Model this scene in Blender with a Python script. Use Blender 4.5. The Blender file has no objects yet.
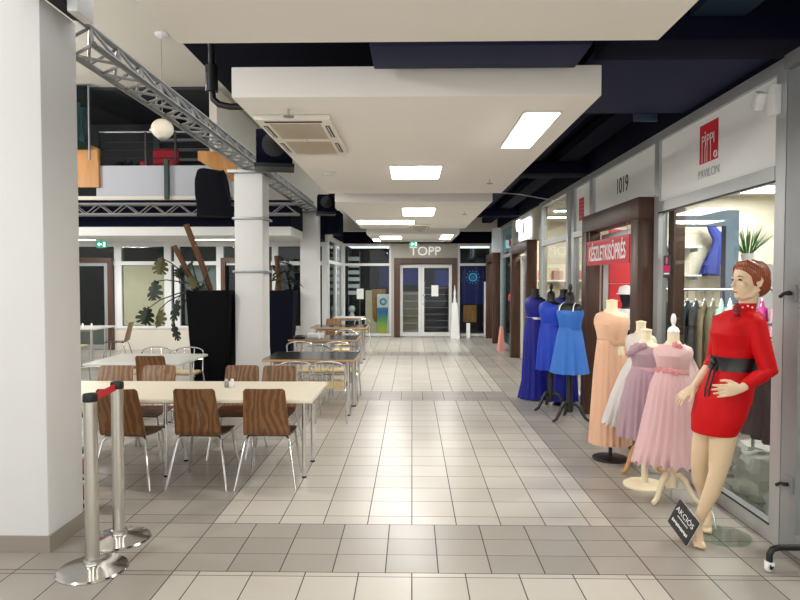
import bpy, bmesh, math, random
from mathutils import Vector, Matrix, Euler
random.seed(7)
C = bpy.context.scene.collection
SC = bpy.context.scene
PI = math.pi

# ------------------------------------------------------------------ helpers
def lin(c):
    return tuple(((v/255)/12.92 if v/255 <= .04045 else ((v/255+.055)/1.055)**2.4) for v in c) + (1,)

MATS = {}
def mat(name, rgb, rough=.5, metal=0., emit=0., var=0., scale=8., bump=0., alpha=1., sheen=0., coat=0., spec=.5, stretch=(1,1,1)):
    if name in MATS: return MATS[name]
    m = bpy.data.materials.new(name); m.use_nodes = True
    nt = m.node_tree; b = nt.nodes['Principled BSDF']
    col = lin(rgb)
    b.inputs['Base Color'].default_value = col
    b.inputs['Roughness'].default_value = rough
    b.inputs['Metallic'].default_value = metal
    b.inputs['Specular IOR Level'].default_value = spec
    b.inputs['Alpha'].default_value = alpha
    if sheen: b.inputs['Sheen Weight'].default_value = sheen
    if coat: b.inputs['Coat Weight'].default_value = coat
    if emit:
        b.inputs['Emission Color'].default_value = col
        b.inputs['Emission Strength'].default_value = emit
    tc = nt.nodes.new('ShaderNodeTexCoord'); mp = nt.nodes.new('ShaderNodeMapping')
    mp.inputs['Scale'].default_value = stretch
    nt.links.new(tc.outputs['Object'], mp.inputs['Vector'])
    nz = nt.nodes.new('ShaderNodeTexNoise'); nz.inputs['Scale'].default_value = scale; nz.inputs['Detail'].default_value = 4
    nt.links.new(mp.outputs['Vector'], nz.inputs['Vector'])
    if var:
        mx = nt.nodes.new('ShaderNodeMix'); mx.data_type = 'RGBA'
        mx.inputs[6].default_value = tuple(c*(1-var) for c in col[:3])+(1,)
        mx.inputs[7].default_value = tuple(min(1, c*(1+var)) for c in col[:3])+(1,)
        nt.links.new(nz.outputs['Fac'], mx.inputs[0]); nt.links.new(mx.outputs[2], b.inputs['Base Color'])
    if bump:
        bp = nt.nodes.new('ShaderNodeBump'); bp.inputs['Strength'].default_value = bump; bp.inputs['Distance'].default_value = .01
        nt.links.new(nz.outputs['Fac'], bp.inputs['Height']); nt.links.new(bp.outputs['Normal'], b.inputs['Normal'])
    MATS[name] = m
    return m

def wood(name, dark, light, rough=.35, scale=14., stretch=(1,1,.12), dist=6., wave=True):
    m = bpy.data.materials.new(name); m.use_nodes = True; MATS[name] = m
    nt = m.node_tree; b = nt.nodes['Principled BSDF']; b.inputs['Roughness'].default_value = rough
    tc = nt.nodes.new('ShaderNodeTexCoord'); mp = nt.nodes.new('ShaderNodeMapping'); mp.inputs['Scale'].default_value = stretch
    oi = nt.nodes.new('ShaderNodeObjectInfo')
    ad = nt.nodes.new('ShaderNodeVectorMath'); ad.operation = 'ADD'
    mu = nt.nodes.new('ShaderNodeMath'); mu.operation = 'MULTIPLY'; mu.inputs[1].default_value = 9.
    nt.links.new(oi.outputs['Random'], mu.inputs[0])
    nt.links.new(tc.outputs['Object'], ad.inputs[0]); nt.links.new(mu.outputs[0], ad.inputs[1])
    nt.links.new(ad.outputs[0], mp.inputs['Vector'])
    if wave:
        w = nt.nodes.new('ShaderNodeTexWave'); w.bands_direction = 'X'
        w.inputs['Scale'].default_value = scale; w.inputs['Distortion'].default_value = dist; w.inputs['Detail'].default_value = 3; w.inputs['Detail Scale'].default_value = 1.4
    else:
        w = nt.nodes.new('ShaderNodeTexNoise'); w.inputs['Scale'].default_value = scale; w.inputs['Detail'].default_value = 6
    nt.links.new(mp.outputs['Vector'], w.inputs['Vector'])
    r = nt.nodes.new('ShaderNodeValToRGB'); r.color_ramp.elements[0].color = lin(dark); r.color_ramp.elements[1].color = lin(light)
    r.color_ramp.elements[0].position = .25; r.color_ramp.elements[1].position = .8
    nt.links.new(w.outputs['Fac'], r.inputs['Fac']); nt.links.new(r.outputs['Color'], b.inputs['Base Color'])
    return m

def glass_mat(name, tint=(235,240,240), refl=.6):
    m = bpy.data.materials.new(name); m.use_nodes = True; MATS[name] = m
    nt = m.node_tree; nt.nodes.remove(nt.nodes['Principled BSDF'])
    out = nt.nodes['Material Output']
    tr = nt.nodes.new('ShaderNodeBsdfTransparent'); tr.inputs['Color'].default_value = lin(tint)
    gl = nt.nodes.new('ShaderNodeBsdfGlossy'); gl.inputs['Roughness'].default_value = .02
    fr = nt.nodes.new('ShaderNodeFresnel'); fr.inputs['IOR'].default_value = 1.5
    mu = nt.nodes.new('ShaderNodeMath'); mu.operation = 'MULTIPLY'; mu.inputs[1].default_value = refl
    mx = nt.nodes.new('ShaderNodeMixShader')
    ge = nt.nodes.new('ShaderNodeNewGeometry'); io = nt.nodes.new('ShaderNodeMath'); io.operation = 'MULTIPLY_ADD'
    io.inputs[1].default_value = 1/1.5-1.5; io.inputs[2].default_value = 1.5     # a thin pane reflects the same from both faces
    nt.links.new(ge.outputs['Backfacing'], io.inputs[0]); nt.links.new(io.outputs[0], fr.inputs['IOR'])
    nt.links.new(fr.outputs[0], mu.inputs[0]); nt.links.new(mu.outputs[0], mx.inputs[0])
    nt.links.new(tr.outputs[0], mx.inputs[1]); nt.links.new(gl.outputs[0], mx.inputs[2]); nt.links.new(mx.outputs[0], out.inputs['Surface'])
    return m

def tulle(name, rgb, clear=.25):
    m = bpy.data.materials.new(name); m.use_nodes = True; MATS[name] = m
    nt = m.node_tree; b = nt.nodes['Principled BSDF']; out = nt.nodes['Material Output']
    b.inputs['Base Color'].default_value = lin(rgb); b.inputs['Roughness'].default_value = .8; b.inputs['Sheen Weight'].default_value = .3
    tr = nt.nodes.new('ShaderNodeBsdfTransparent')
    tl = nt.nodes.new('ShaderNodeBsdfTranslucent'); tl.inputs['Color'].default_value = lin(rgb)
    m1 = nt.nodes.new('ShaderNodeMixShader'); m1.inputs[0].default_value = .3
    mx = nt.nodes.new('ShaderNodeMixShader'); mx.inputs[0].default_value = clear
    nt.links.new(b.outputs[0], m1.inputs[1]); nt.links.new(tl.outputs[0], m1.inputs[2])
    nt.links.new(m1.outputs[0], mx.inputs[1]); nt.links.new(tr.outputs[0], mx.inputs[2]); nt.links.new(mx.outputs[0], out.inputs['Surface'])
    return m

class MB:
    def __init__(s): s.v = []; s.f = []
    def add(s, vs, fs):
        b = len(s.v); s.v += [tuple(v) for v in vs]; s.f += [tuple(b+i for i in f) for f in fs]; return s
    def box(s, x0, x1, y0, y1, z0, z1):
        return s.add([(x0,y0,z0),(x1,y0,z0),(x1,y1,z0),(x0,y1,z0),(x0,y0,z1),(x1,y0,z1),(x1,y1,z1),(x0,y1,z1)],
              [(0,3,2,1),(4,5,6,7),(0,1,5,4),(1,2,6,5),(2,3,7,6),(3,0,4,7)])
    def hexa(s, lo, hi):   # 4 bottom points, 4 top points (ccw)
        return s.add(list(lo)+list(hi), [(0,3,2,1),(4,5,6,7),(0,1,5,4),(1,2,6,5),(2,3,7,6),(3,0,4,7)])
    def obox(s, M, sx, sy, sz):
        vs = [M @ Vector((a*sx/2, b*sy/2, c*sz/2)) for c in (-1,1) for a,b in ((-1,-1),(1,-1),(1,1),(-1,1))]
        return s.add(vs, [(0,3,2,1),(4,5,6,7),(0,1,5,4),(1,2,6,5),(2,3,7,6),(3,0,4,7)])
    def rbox(s, x0, x1, y0, y1, z0, z1, r, n=4):   # vertical-edge rounded box
        ring = []
        for cx, cy, a0 in ((x1-r,y1-r,0),(x0+r,y1-r,PI/2),(x0+r,y0+r,PI),(x1-r,y0+r,1.5*PI)):
            for k in range(n+1):
                a = a0 + k*PI/2/n; ring.append((cx+r*math.cos(a), cy+r*math.sin(a)))
        return s.loft([[(x,y,z0) for x,y in ring], [(x,y,z1) for x,y in ring]])
    def loft(s, rings, cap0=True, cap1=True, closed=True):
        n = len(rings[0]); vs = [p for r in rings for p in r]; fs = []
        m = n if closed else n-1
        for i in range(len(rings)-1):
            for j in range(m):
                k = (j+1) % n
                fs.append((i*n+j, i*n+k, (i+1)*n+k, (i+1)*n+j))
        if closed and cap0: fs.append(tuple(range(n-1,-1,-1)))
        if closed and cap1: fs.append(tuple((len(rings)-1)*n+j for j in range(n)))
        return s.add(vs, fs)
    def path(s, pts, r, n=10, closed=False):
        pts = [Vector(p) for p in pts]
        rs = r if isinstance(r, (list,tuple)) else [r]*len(pts)
        rings = []; up = None
        for i, p in enumerate(pts):
            if closed: d = pts[(i+1)%len(pts)] - pts[i-1]
            else: d = pts[min(i+1,len(pts)-1)] - pts[max(i-1,0)]
            d.normalize()
            if up is None:
                up = Vector((0,0,1)) if abs(d.z) < .9 else Vector((1,0,0))
            a = d.cross(up)
            if a.length < 1e-4: a = d.cross(Vector((0,1,.1)))
            a.normalize(); b = a.cross(d); b.normalize(); up = b
            rings.append([p + (a*math.cos(t)+b*math.sin(t))*rs[i] for t in [2*PI*k/n for k in range(n)]])
        if closed: rings.append(rings[0])
        return s.loft(rings, not closed, not closed)
    def tube(s, p0, p1, r0, r1=None, n=12): return s.path([p0,p1], [r0, r1 if r1 is not None else r0], n)
    def lathe(s, prof, n=24, c=(0,0,0), sx=1, sy=1):
        return s.loft([[(c[0]+r*sx*math.cos(2*PI*k/n), c[1]+r*sy*math.sin(2*PI*k/n), c[2]+z) for k in range(n)] for r,z in prof])
    def ell(s, c, rx, ry, rz, M=None, n=16, m=10):
        c = Vector(c); M = M or Matrix.Identity(3); rings = []
        for i in range(m+1):
            t = -PI/2 + PI*i/m; q = max(.02, math.cos(t))
            rings.append([c + M @ Vector((rx*q*math.cos(2*PI*k/n), ry*q*math.sin(2*PI*k/n), rz*math.sin(t))) for k in range(n)])
        return s.loft(rings)
    def prism(s, pts, axis, a0, a1):     # closed outline in 2D extruded along axis
        def P(u, v, w):
            return {'x':(w,u,v), 'y':(u,w,v), 'z':(u,v,w)}[axis]
        return s.loft([[P(u,v,a0) for u,v in pts], [P(u,v,a1) for u,v in pts]])
    def sheet(s, rows, th):              # grid of points with thickness along normal
        n = len(rows[0]); m = len(rows); R = [[Vector(p) for p in r] for r in rows]
        off = []
        for i in range(m):
            o = []
            for j in range(n):
                du = R[i][min(j+1,n-1)] - R[i][max(j-1,0)]; dv = R[min(i+1,m-1)][j] - R[max(i-1,0)][j]
                nn = du.cross(dv); nn = nn.normalized() if nn.length > 1e-9 else Vector((0,0,1)); o.append(R[i][j] + nn*th)
            off.append(o)
        vs = [p for r in R for p in r] + [p for r in off for p in r]; N = n*m; fs = []
        for i in range(m-1):
            for j in range(n-1):
                a,b,c,d = i*n+j, i*n+j+1, (i+1)*n+j+1, (i+1)*n+j
                fs.append((a,d,c,b)); fs.append((N+a,N+b,N+c,N+d))
        edge = [(0,j) for j in range(n)] + [(i,n-1) for i in range(1,m)] + [(m-1,j) for j in range(n-2,-1,-1)] + [(i,0) for i in range(m-2,0,-1)]
        E = [i*n+j for i,j in edge]
        for k in range(len(E)):
            a, b = E[k], E[(k+1)%len(E)]; fs.append((a,b,N+b,N+a))
        return s.add(vs, fs)
    def mesh(s, name):
        me = bpy.data.meshes.new(name); me.from_pydata(s.v, [], s.f); me.update()
        bm = bmesh.new(); bm.from_mesh(me); bmesh.ops.recalc_face_normals(bm, faces=bm.faces); bm.to_mesh(me); bm.free()
        return me
    def build(s, name, m, parent=None, loc=(0,0,0), rotz=0, sharp=35, bevel=0):
        o = bpy.data.objects.new(name, s.mesh(name)); return finish(o, m, parent, loc, rotz, sharp, bevel)

def finish(o, m, parent=None, loc=(0,0,0), rotz=0, sharp=35, bevel=0):
    me = o.data; me.materials.clear(); me.materials.append(m)
    if bevel:
        bm = bmesh.new(); bm.from_mesh(me)
        es = [e for e in bm.edges if len(e.link_faces) == 2 and e.calc_face_angle(0) > .6]
        bmesh.ops.bevel(bm, geom=es, offset=bevel, segments=2, affect='EDGES', profile=.5); bm.to_mesh(me); bm.free()
    for p in me.polygons: p.use_smooth = True
    me.set_sharp_from_angle(angle=math.radians(sharp))
    C.objects.link(o); o.location = loc; o.rotation_euler = (0,0,rotz)
    if parent: o.parent = parent
    return o

def remesh(mb, name, voxel, m, parent=None, smooth=4, loc=(0,0,0)):
    o = bpy.data.objects.new(name+'_work', mb.mesh(name)); C.objects.link(o)
    md = o.modifiers.new('r', 'REMESH'); md.mode = 'VOXEL'; md.voxel_size = voxel
    sm = o.modifiers.new('s', 'SMOOTH'); sm.iterations = smooth; sm.factor = .5
    dg = bpy.context.evaluated_depsgraph_get(); me = bpy.data.meshes.new_from_object(o.evaluated_get(dg))
    bpy.data.objects.remove(o, do_unlink=True); me.name = name
    return finish(bpy.data.objects.new(name, me), m, parent, loc, 0, 80)

def tag(o, label, cat, group=None):
    o['label'] = label; o['category'] = cat
    if group: o['group'] = group
    return o
def thing(name, label, cat, loc=(0,0,0), rotz=0, group=None):
    o = bpy.data.objects.new(name, None); C.objects.link(o); o.empty_display_size = .1
    o.location = loc; o.rotation_euler = (0,0,rotz)
    return tag(o, label, cat, group)
def struct(name, mb, m, parent=None, **k):
    o = mb.build(name, m, parent, **k)
    if not parent: o['kind'] = 'structure'
    return o
def dup(root, loc, rotz, label, group=None):
    r = root.copy(); C.objects.link(r); r.location = loc; r.rotation_euler = (0,0,rotz); r['label'] = label
    if group: r['group'] = group
    for ch in list(root.children):
        c = ch.copy(); C.objects.link(c); c.parent = r
        for g in list(ch.children):
            d = g.copy(); C.objects.link(d); d.parent = c
    return r
def text(name, s, size, m, parent, loc, rot, extrude=.004, sx=1., align='CENTER', shear=0., bold=0.):
    cu = bpy.data.curves.new(name, 'FONT'); cu.body = s; cu.size = size; cu.extrude = extrude; cu.align_x = align; cu.align_y = 'CENTER'; cu.shear = shear; cu.offset = bold
    t = bpy.data.objects.new(name+'_work', cu); C.objects.link(t)
    dg = bpy.context.evaluated_depsgraph_get(); me = bpy.data.meshes.new_from_object(t.evaluated_get(dg))
    bpy.data.objects.remove(t, do_unlink=True)
    me.materials.clear(); me.materials.append(m); me.name = name
    o = bpy.data.objects.new(name, me); C.objects.link(o); o.location = loc; o.rotation_euler = rot; o.scale = (sx,1,1)
    if parent: o.parent = parent
    return o
FACE_AISLE = (PI/2, 0, -PI/2)     # readable from the aisle side (looking along +X)
FACE_CAM = (PI/2, 0, 0)           # readable looking along +Y

# ------------------------------------------------------------------ materials
M_white = mat('white_plaster', (221,221,219), .75, var=.03, scale=3)
M_raft = mat('ceiling_board', (240,236,229), .85, var=.02, scale=2)
M_cream = mat('cream_ceiling', (208,203,191), .9, var=.03, scale=1.5)
M_navy = mat('navy_paint', (4,8,30), .85, var=.25, scale=2, spec=.15)
M_navyl = mat('navy_sheet', (30,37,68), .7, var=.15, scale=1.2, spec=.25)
M_teal = mat('teal_duct', (12,36,58), .7, var=.3, scale=5, spec=.25)
M_black = mat('black_plastic', (18,18,20), .45, var=.1)
M_bcloth = mat('black_cloth', (7,9,17), .95, var=.3, bump=.5, scale=12, spec=.2)
M_alu = mat('aluminium', (190,192,193), .38, .55, var=.05, stretch=(1,1,.1), scale=20)
M_alud = mat('grey_frame', (150,153,155), .45, .3, var=.06)
M_wframe = mat('white_frame', (216,217,216), .45, var=.03)
M_chrome = mat('chrome', (215,215,215), .14, 1., var=.03)
M_steel = mat('brushed_steel', (200,197,188), .28, 1., var=.08, stretch=(1,1,.05), scale=40)
M_truss = mat('truss_aluminium', (142,143,143), .4, .6, var=.1)
M_cream_top = mat('cream_laminate', (233,224,203), .35, var=.03, scale=3)
M_grey_top = mat('grey_laminate', (208,208,202), .35, var=.03, scale=3)
M_btop = mat('black_laminate', (22,26,30), .18, var=.15)
M_edge = mat('beech_edge', (196,150,98), .5, var=.12, scale=20, stretch=(.2,1,1))
M_seat = mat('cream_seat', (216,196,148), .55, var=.06)
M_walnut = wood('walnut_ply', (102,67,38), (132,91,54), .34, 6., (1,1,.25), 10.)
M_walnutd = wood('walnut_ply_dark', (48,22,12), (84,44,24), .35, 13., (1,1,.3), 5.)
M_walnutl = wood('walnut_ply_pale', (108,76,48), (144,106,72), .34, 6., (1,1,.25), 10.)
M_portal = wood('portal_wenge', (54,31,20), (88,58,41), .42, 26., (1,1,.05), 2., wave=False)
M_orange = wood('pine_board', (160,104,44), (196,142,76), .5, 8., (1,1,.2), 3., wave=False)
M_kraft = mat('kraft_board', (226,208,176), .7, var=.12, scale=4, stretch=(1,1,.08))
M_glass = glass_mat('clear_glass')
M_gdark = glass_mat('grey_glass', (205,210,210))
M_lamp = mat('lamp_diffuser', (255,252,244), .5, emit=9.)
M_lampd = mat('lamp_diffuser_soft', (255,250,240), .5, emit=5.)
M_red = mat('red_print', (200,28,46), .5)
M_wprint = mat('white_print', (240,240,240), .5)
M_redbelt = mat('red_belt', (205,24,40), .6, bump=.1, scale=60)
M_grey = mat('grey_plastic', (120,122,124), .5)
M_beige = mat('beige_wall', (216,207,188), .8, var=.03, scale=1)
M_shopwall = mat('pale_wall', (214,210,200), .8, var=.03, scale=1)
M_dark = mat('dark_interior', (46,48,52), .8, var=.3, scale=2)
M_stile = mat('stone_skirting', (146,137,126), .5, var=.08)
M_skin = mat('mannequin_skin', (226,198,164), .42, var=.02)
M_form = mat('cream_form', (236,222,190), .55, var=.03)
M_leaf = mat('leaf_green', (16,36,18), .6, var=.4, scale=9)
M_leafy = mat('leaf_yellowing', (72,70,28), .6, var=.4, scale=9)

# floor tiles -----------------------------------------------------------
def floor_material():
    m = bpy.data.materials.new('floor_tiles'); m.use_nodes = True
    nt = m.node_tree; N = nt.nodes; L = nt.links; b = N['Principled BSDF']
    def math_(op, a, bb=None, c=None):
        n = N.new('ShaderNodeMath'); n.operation = op
        for i, v in enumerate((a, bb, c)):
            if v is None: continue
            if isinstance(v, (int, float)): n.inputs[i].default_value = v
            else: L.new(v, n.inputs[i])
        return n.outputs[0]
    g = N.new('ShaderNodeTexCoord'); sp = N.new('ShaderNodeSeparateXYZ'); L.new(g.outputs['Object'], sp.inputs[0])
    x, y = sp.outputs[0], sp.outputs[1]
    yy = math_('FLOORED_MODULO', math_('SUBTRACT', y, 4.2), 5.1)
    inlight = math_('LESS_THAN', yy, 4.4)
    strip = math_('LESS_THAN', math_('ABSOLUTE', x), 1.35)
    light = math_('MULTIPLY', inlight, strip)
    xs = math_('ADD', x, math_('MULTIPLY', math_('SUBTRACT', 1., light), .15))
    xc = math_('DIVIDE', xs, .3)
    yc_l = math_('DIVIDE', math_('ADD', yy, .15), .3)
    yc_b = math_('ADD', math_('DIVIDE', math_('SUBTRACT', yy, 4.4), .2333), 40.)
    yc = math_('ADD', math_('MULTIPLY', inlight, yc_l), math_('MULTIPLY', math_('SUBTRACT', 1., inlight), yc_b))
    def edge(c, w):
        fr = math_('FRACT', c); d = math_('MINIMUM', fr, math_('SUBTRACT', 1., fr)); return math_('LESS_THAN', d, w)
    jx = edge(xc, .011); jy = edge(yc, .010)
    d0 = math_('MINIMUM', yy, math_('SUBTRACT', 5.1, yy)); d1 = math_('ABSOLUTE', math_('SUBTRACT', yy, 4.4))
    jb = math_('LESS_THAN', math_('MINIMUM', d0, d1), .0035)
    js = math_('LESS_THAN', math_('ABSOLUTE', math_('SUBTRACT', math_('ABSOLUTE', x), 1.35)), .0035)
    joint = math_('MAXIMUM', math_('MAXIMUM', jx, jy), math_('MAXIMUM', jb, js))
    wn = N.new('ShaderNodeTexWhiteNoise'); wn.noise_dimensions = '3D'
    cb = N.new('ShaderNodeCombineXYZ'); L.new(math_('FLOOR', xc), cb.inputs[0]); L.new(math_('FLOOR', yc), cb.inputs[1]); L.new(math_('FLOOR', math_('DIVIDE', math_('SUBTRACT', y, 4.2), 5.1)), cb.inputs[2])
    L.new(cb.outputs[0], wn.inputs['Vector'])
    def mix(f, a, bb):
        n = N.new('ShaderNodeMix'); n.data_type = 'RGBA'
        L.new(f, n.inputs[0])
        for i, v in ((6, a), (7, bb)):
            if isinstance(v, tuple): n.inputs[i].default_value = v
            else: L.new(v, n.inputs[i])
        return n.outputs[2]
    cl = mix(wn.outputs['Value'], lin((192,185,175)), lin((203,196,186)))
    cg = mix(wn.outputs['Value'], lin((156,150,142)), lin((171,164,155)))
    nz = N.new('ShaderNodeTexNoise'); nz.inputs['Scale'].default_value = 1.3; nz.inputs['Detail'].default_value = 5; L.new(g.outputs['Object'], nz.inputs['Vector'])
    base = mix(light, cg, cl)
    dirt = N.new('ShaderNodeMix'); dirt.data_type = 'RGBA'; dirt.blend_type = 'MULTIPLY'; dirt.inputs[0].default_value = .06
    L.new(base, dirt.inputs[6]); L.new(nz.outputs['Fac'], dirt.inputs[7])
    cl2 = mix(math_('MULTIPLY', wn.outputs['Value'], 0.), base, base)
    col = mix(joint, dirt.outputs[2], lin((66,60,55)))
    L.new(col, b.inputs['Base Color'])
    r = math_('ADD', math_('MULTIPLY', nz.outputs['Fac'], .08), .26)
    L.new(math_('ADD', r, math_('MULTIPLY', joint, .4)), b.inputs['Roughness'])
    bp = N.new('ShaderNodeBump'); bp.inputs['Strength'].default_value = .25; bp.inputs['Distance'].default_value = .003
    L.new(math_('SUBTRACT', 1., joint), bp.inputs['Height']); L.new(bp.outputs[0], b.inputs['Normal'])
    return m

# ------------------------------------------------------------------ setting
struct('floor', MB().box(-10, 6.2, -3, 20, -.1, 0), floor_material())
struct('ceiling', MB().box(-1.66, 2.5, -3, 18.3, 3.36, 3.5), M_navy)
struct('ceiling', MB().box(-10, -1.7, -3, 12.6, 5.5, 5.65).box(-3.9, -1.7, 12.6, 16.8, 5.5, 5.65), M_cream)
struct('wall_back', MB().box(-3.9, 2.5, 16.8, 17, 2.95, 5.5), M_cream)
struct('wall_mezzanine', MB().box(-4.05, -3.9, 12.62, 16.8, 3.3, 5.5), M_cream)
struct('wall_mezzanine', MB().box(-10, -4.05, 15.4, 15.6, 3.25, 5.6), M_dark)
struct('ceiling', MB().box(-10, -4.05, 12.62, 15.4, 5.45, 5.6), M_dark)
struct('wall_left', MB().box(-10.1, -9.9, -3, 16, 0, 5.6), M_white)
# mezzanine slab: dark fascia, soffit and parapet
struct('trim_1', MB().box(-9.9, -2.56, 12.6, 15.4, 2.72, 3.25).box(-2.56,-2.42,12.6,13.95,2.72,3.25).box(-2.56, -1.68, 14.55, 15.4, 2.72, 3.25), M_navy)
struct('trim_2', MB().box(-9.9, -2.56, 12.58, 14.8, 2.54, 2.715).box(-2.56,-2.42,12.58,13.95,2.54,2.715), M_white)
struct('wall_parapet', MB().box(-6.34, -3.62, 12.6, 12.7, 3.251, 3.94), mat('parapet_grey', (172,174,182), .7, var=.03, scale=1))
struct('trim_3', MB().box(-6.9, -3.62, 12.57, 12.7, 3.255, 3.33), M_cream)

# ------------------------------------------------------------------ columns
def column(label, x0, x1, y0, y1, top, bands=(), skirting=True, plate=True):
    t = thing('column', label, 'column', ((x0+x1)/2, (y0+y1)/2, 0)); t['kind'] = 'structure'
    a, b = (x1-x0)/2, (y1-y0)/2
    MB().box(-a, a, -b, b, 0, top).build('shaft', M_white, t, bevel=.012)
    if skirting: MB().box(-a-.012, a+.012, -b-.012, b+.012, 0, .1).build('skirting', M_stile, t)
    for z in bands:
        MB().box(-a-.03, a+.045, -b-.02, b+.02, z, z+.035).build('clamp_band', M_truss, t, bevel=.006)
    if plate: MB().box(-a-.08, a+.06, -b-.06, b+.06, top, top+.04).build('top_plate', M_truss, t)
column('nearest white square column, cut by the left edge of the photo', -2.75, -2.2, 3.73, 4.14, 3.33, (), True, False)
column('white column beside the big black planter, with two metal clamp bands', -2.5, -2.1, 8.85, 9.25, 3.15, (1.75, 2.5), False)
column('farthest white column, in front of the small black planter', -2.5, -2.1, 14.05, 14.42, 3.15, (), False)

# ------------------------------------------------------------------ ceiling rafts
def raft(label, y0, y1):
    o = MB().box(-1.07, 1.11, y0, y1, 2.73, 2.91).build('ceiling_raft', M_raft, None, bevel=.006)
    return tag(o, label, 'ceiling panel', 'suspended white ceiling rafts')
raft('white suspended ceiling raft overhead, cut by the top edge of the photo', -2.2, 2.9)
raft('white ceiling raft carrying the large cassette air conditioner', 3.75, 7.9)
raft('middle white ceiling raft with a long light strip and a small air conditioner', 8.75, 13.25)
raft('farthest white ceiling raft in front of the silver letters', 14.75, 18.0)

def panel_light(label, x0, x1, y0, y1, q=74):
    t = thing('ceiling_light', label, 'ceiling light', ((x0+x1)/2, (y0+y1)/2, 2.729), 0, 'ceiling lights of the white rafts')
    a, b = (x1-x0)/2, (y1-y0)/2
    MB().box(-a, a, -b, b, -.012, 0).build('frame', M_wframe, t)
    MB().box(-a+.015, a-.015, -b+.015, b-.015, -.016, -.0125).build('diffuser', M_lamp, t)
    l = bpy.data.lights.new('panel_glow', 'AREA'); l.shape = 'RECTANGLE'; l.size = 2*a; l.size_y = 2*b; l.energy = q*a*b; l.color = (1,.99,.97)
    lo = bpy.data.objects.new('panel_glow', l); C.objects.link(lo); lo.location = (0,0,-.02); lo.parent = t
panel_light('long bright ceiling light at the right of the air-conditioner raft', .71, .96, 4.07, 5.15)
panel_light('wide bright ceiling light in the middle of the air-conditioner raft', -.22, .29, 5.95, 6.68)
panel_light('upper ceiling light nearest in the middle raft', -.16, .36, 9.4, 10.5)
panel_light('long thin ceiling strip light across the left of the middle raft', -1.02, .05, 11.4, 12.1, 130)
panel_light('short ceiling light left of centre on the farthest raft', -.8, -.25, 15.4, 16.4, 130)
panel_light('ceiling light at the left corner of the farthest raft', -1.05, -.85, 16.5, 17.4, 130)
panel_light('ceiling light at the right side of the farthest raft', .7, 1.0, 15.0, 16.6, 130)
for x, y in ((.3,.3),(-.3,1.4),(0,-1.4)):  # out of frame, added as fill from above and behind the camera
    panel_light('added unseen fill light in the nearest raft above the photographer', x-.3, x+.3, y-.3, y+.3)

def cassette(label, loc, units=2, sc=1.):
    t = thing('air_conditioner', label, 'air conditioner', loc)
    MB().box(-.25*sc, .25*sc, -.6*sc, .6*sc, -.035, 0).build('housing', mat('aircon_cream', (230,224,212), .5), t, bevel=.008)
    dk = mat('aircon_slot', (40,36,32), .6); gr = mat('aircon_grille', (182,170,150), .5, var=.1)
    for cy in (-.27*sc, .27*sc):
        g = MB(); w, d = .17*sc, .22*sc; z = -.037
        p = [(-w,cy-d,z),(w,cy-d,z),(w,cy+d,z),(-w,cy+d,z),(0,cy,z-.05)]
        g.add([*p, (-w,cy-d,z+.02),(w,cy-d,z+.02),(w,cy+d,z+.02),(-w,cy+d,z+.02)], [(0,1,4),(1,2,4),(2,3,4),(3,0,4),(0,5,6,1),(1,6,7,2),(2,7,8,3),(3,8,5,0),(5,8,7,6)])
        g.build('grille', gr, t)
        for sx in (-1, 1):
            s = MB()
            s.box(sx*.21*sc-.014, sx*.21*sc+.014, cy-.17*sc, cy+.17*sc, -.037, -.03)
            s.build('outlet_slot', dk, t)
            MB().box(sx*.21*sc-.004, sx*.21*sc+.004, cy-.16*sc, cy+.16*sc, -.041, -.038).build('louvre', M_wframe, t)
    MB().box(-.19*sc, .19*sc, -.56*sc, -.53*sc, -.038, -.03).build('outlet_slot', dk, t)
    MB().lathe([(.012,-.045),(.012,-.035)], 10).build('logo_cap', M_wframe, t)
cassette('large cream ceiling cassette air conditioner with two pyramid grilles', (-.785, 4.73, 2.729))
cassette('small distant ceiling cassette air conditioner in the middle raft', (.15, 12.75, 2.729), 2, .85)

def sprinkler(label, x, y):
    t = thing('sprinkler', label, 'sprinkler', (x, y, 2.729), 0, 'ceiling sprinklers')
    MB().tube((0,0,0),(0,0,-.04),.008).build('stem', M_chrome, t)
    MB().lathe([(.006,-.04),(.035,-.045),(.035,-.05),(.006,-.052)], 14).build('deflector', M_alud, t)
sprinkler('ceiling sprinkler in front of the large air conditioner', -.78, 4.0)
sprinkler('ceiling sprinkler at the right rear of the air-conditioner raft', .83, 6.8)
sprinkler('ceiling sprinkler at the right of the middle raft', .83, 10.0)
tag(MB().lathe([(.07,0),(.07,-.015),(.055,-.03),(.01,-.032)], 20).build('smoke_detector', M_wframe, None, (-.83, 6.35, 2.729)), 'white round smoke detector at the left rear of the air-conditioner raft', 'smoke detector')

# ------------------------------------------------------------------ navy void, ducts
def duct(name, label, mb, m=None, cat='duct'): return tag(mb.build(name, m or M_navy, None, bevel=.01), label, cat)
duct('air_duct', 'grey-navy ventilation duct crossing the gap between the first two rafts', MB().box(-.22, .93, 3.3, 3.66, 2.86, 3.06).box(-.22, .93, 3.42, 3.6, 3.06, 3.36), M_navyl)
duct('air_duct', 'teal perforated duct running above the right aisle at the top edge', MB().box(1.55, 1.86, -2, 3.6, 3.12, 3.35), M_teal)
duct('ceiling_beam', 'dark navy beam across the ceiling in front of the first logo panel', MB().box(1.12, 2.28, 3.62, 3.95, 3.0, 3.36), M_navy, 'beam')
duct('ceiling_soffit', 'smooth grey-navy soffit panel above the red-logo shop', MB().box(1.15, 2.28, 3.96, 5.35, 3.04, 3.1), M_navyl, 'soffit')
duct('ceiling_beam', 'dark navy beam over the numbered doorway', MB().box(1.12, 2.28, 8.1, 8.5, 3.006, 3.155), M_navy, 'beam')
duct('ceiling_beam', 'distant navy beam over the blue gowns end of the aisle', MB().box(1.12, 2.28, 13.4, 13.8, 3.006, 3.155), M_navy, 'beam')
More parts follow.
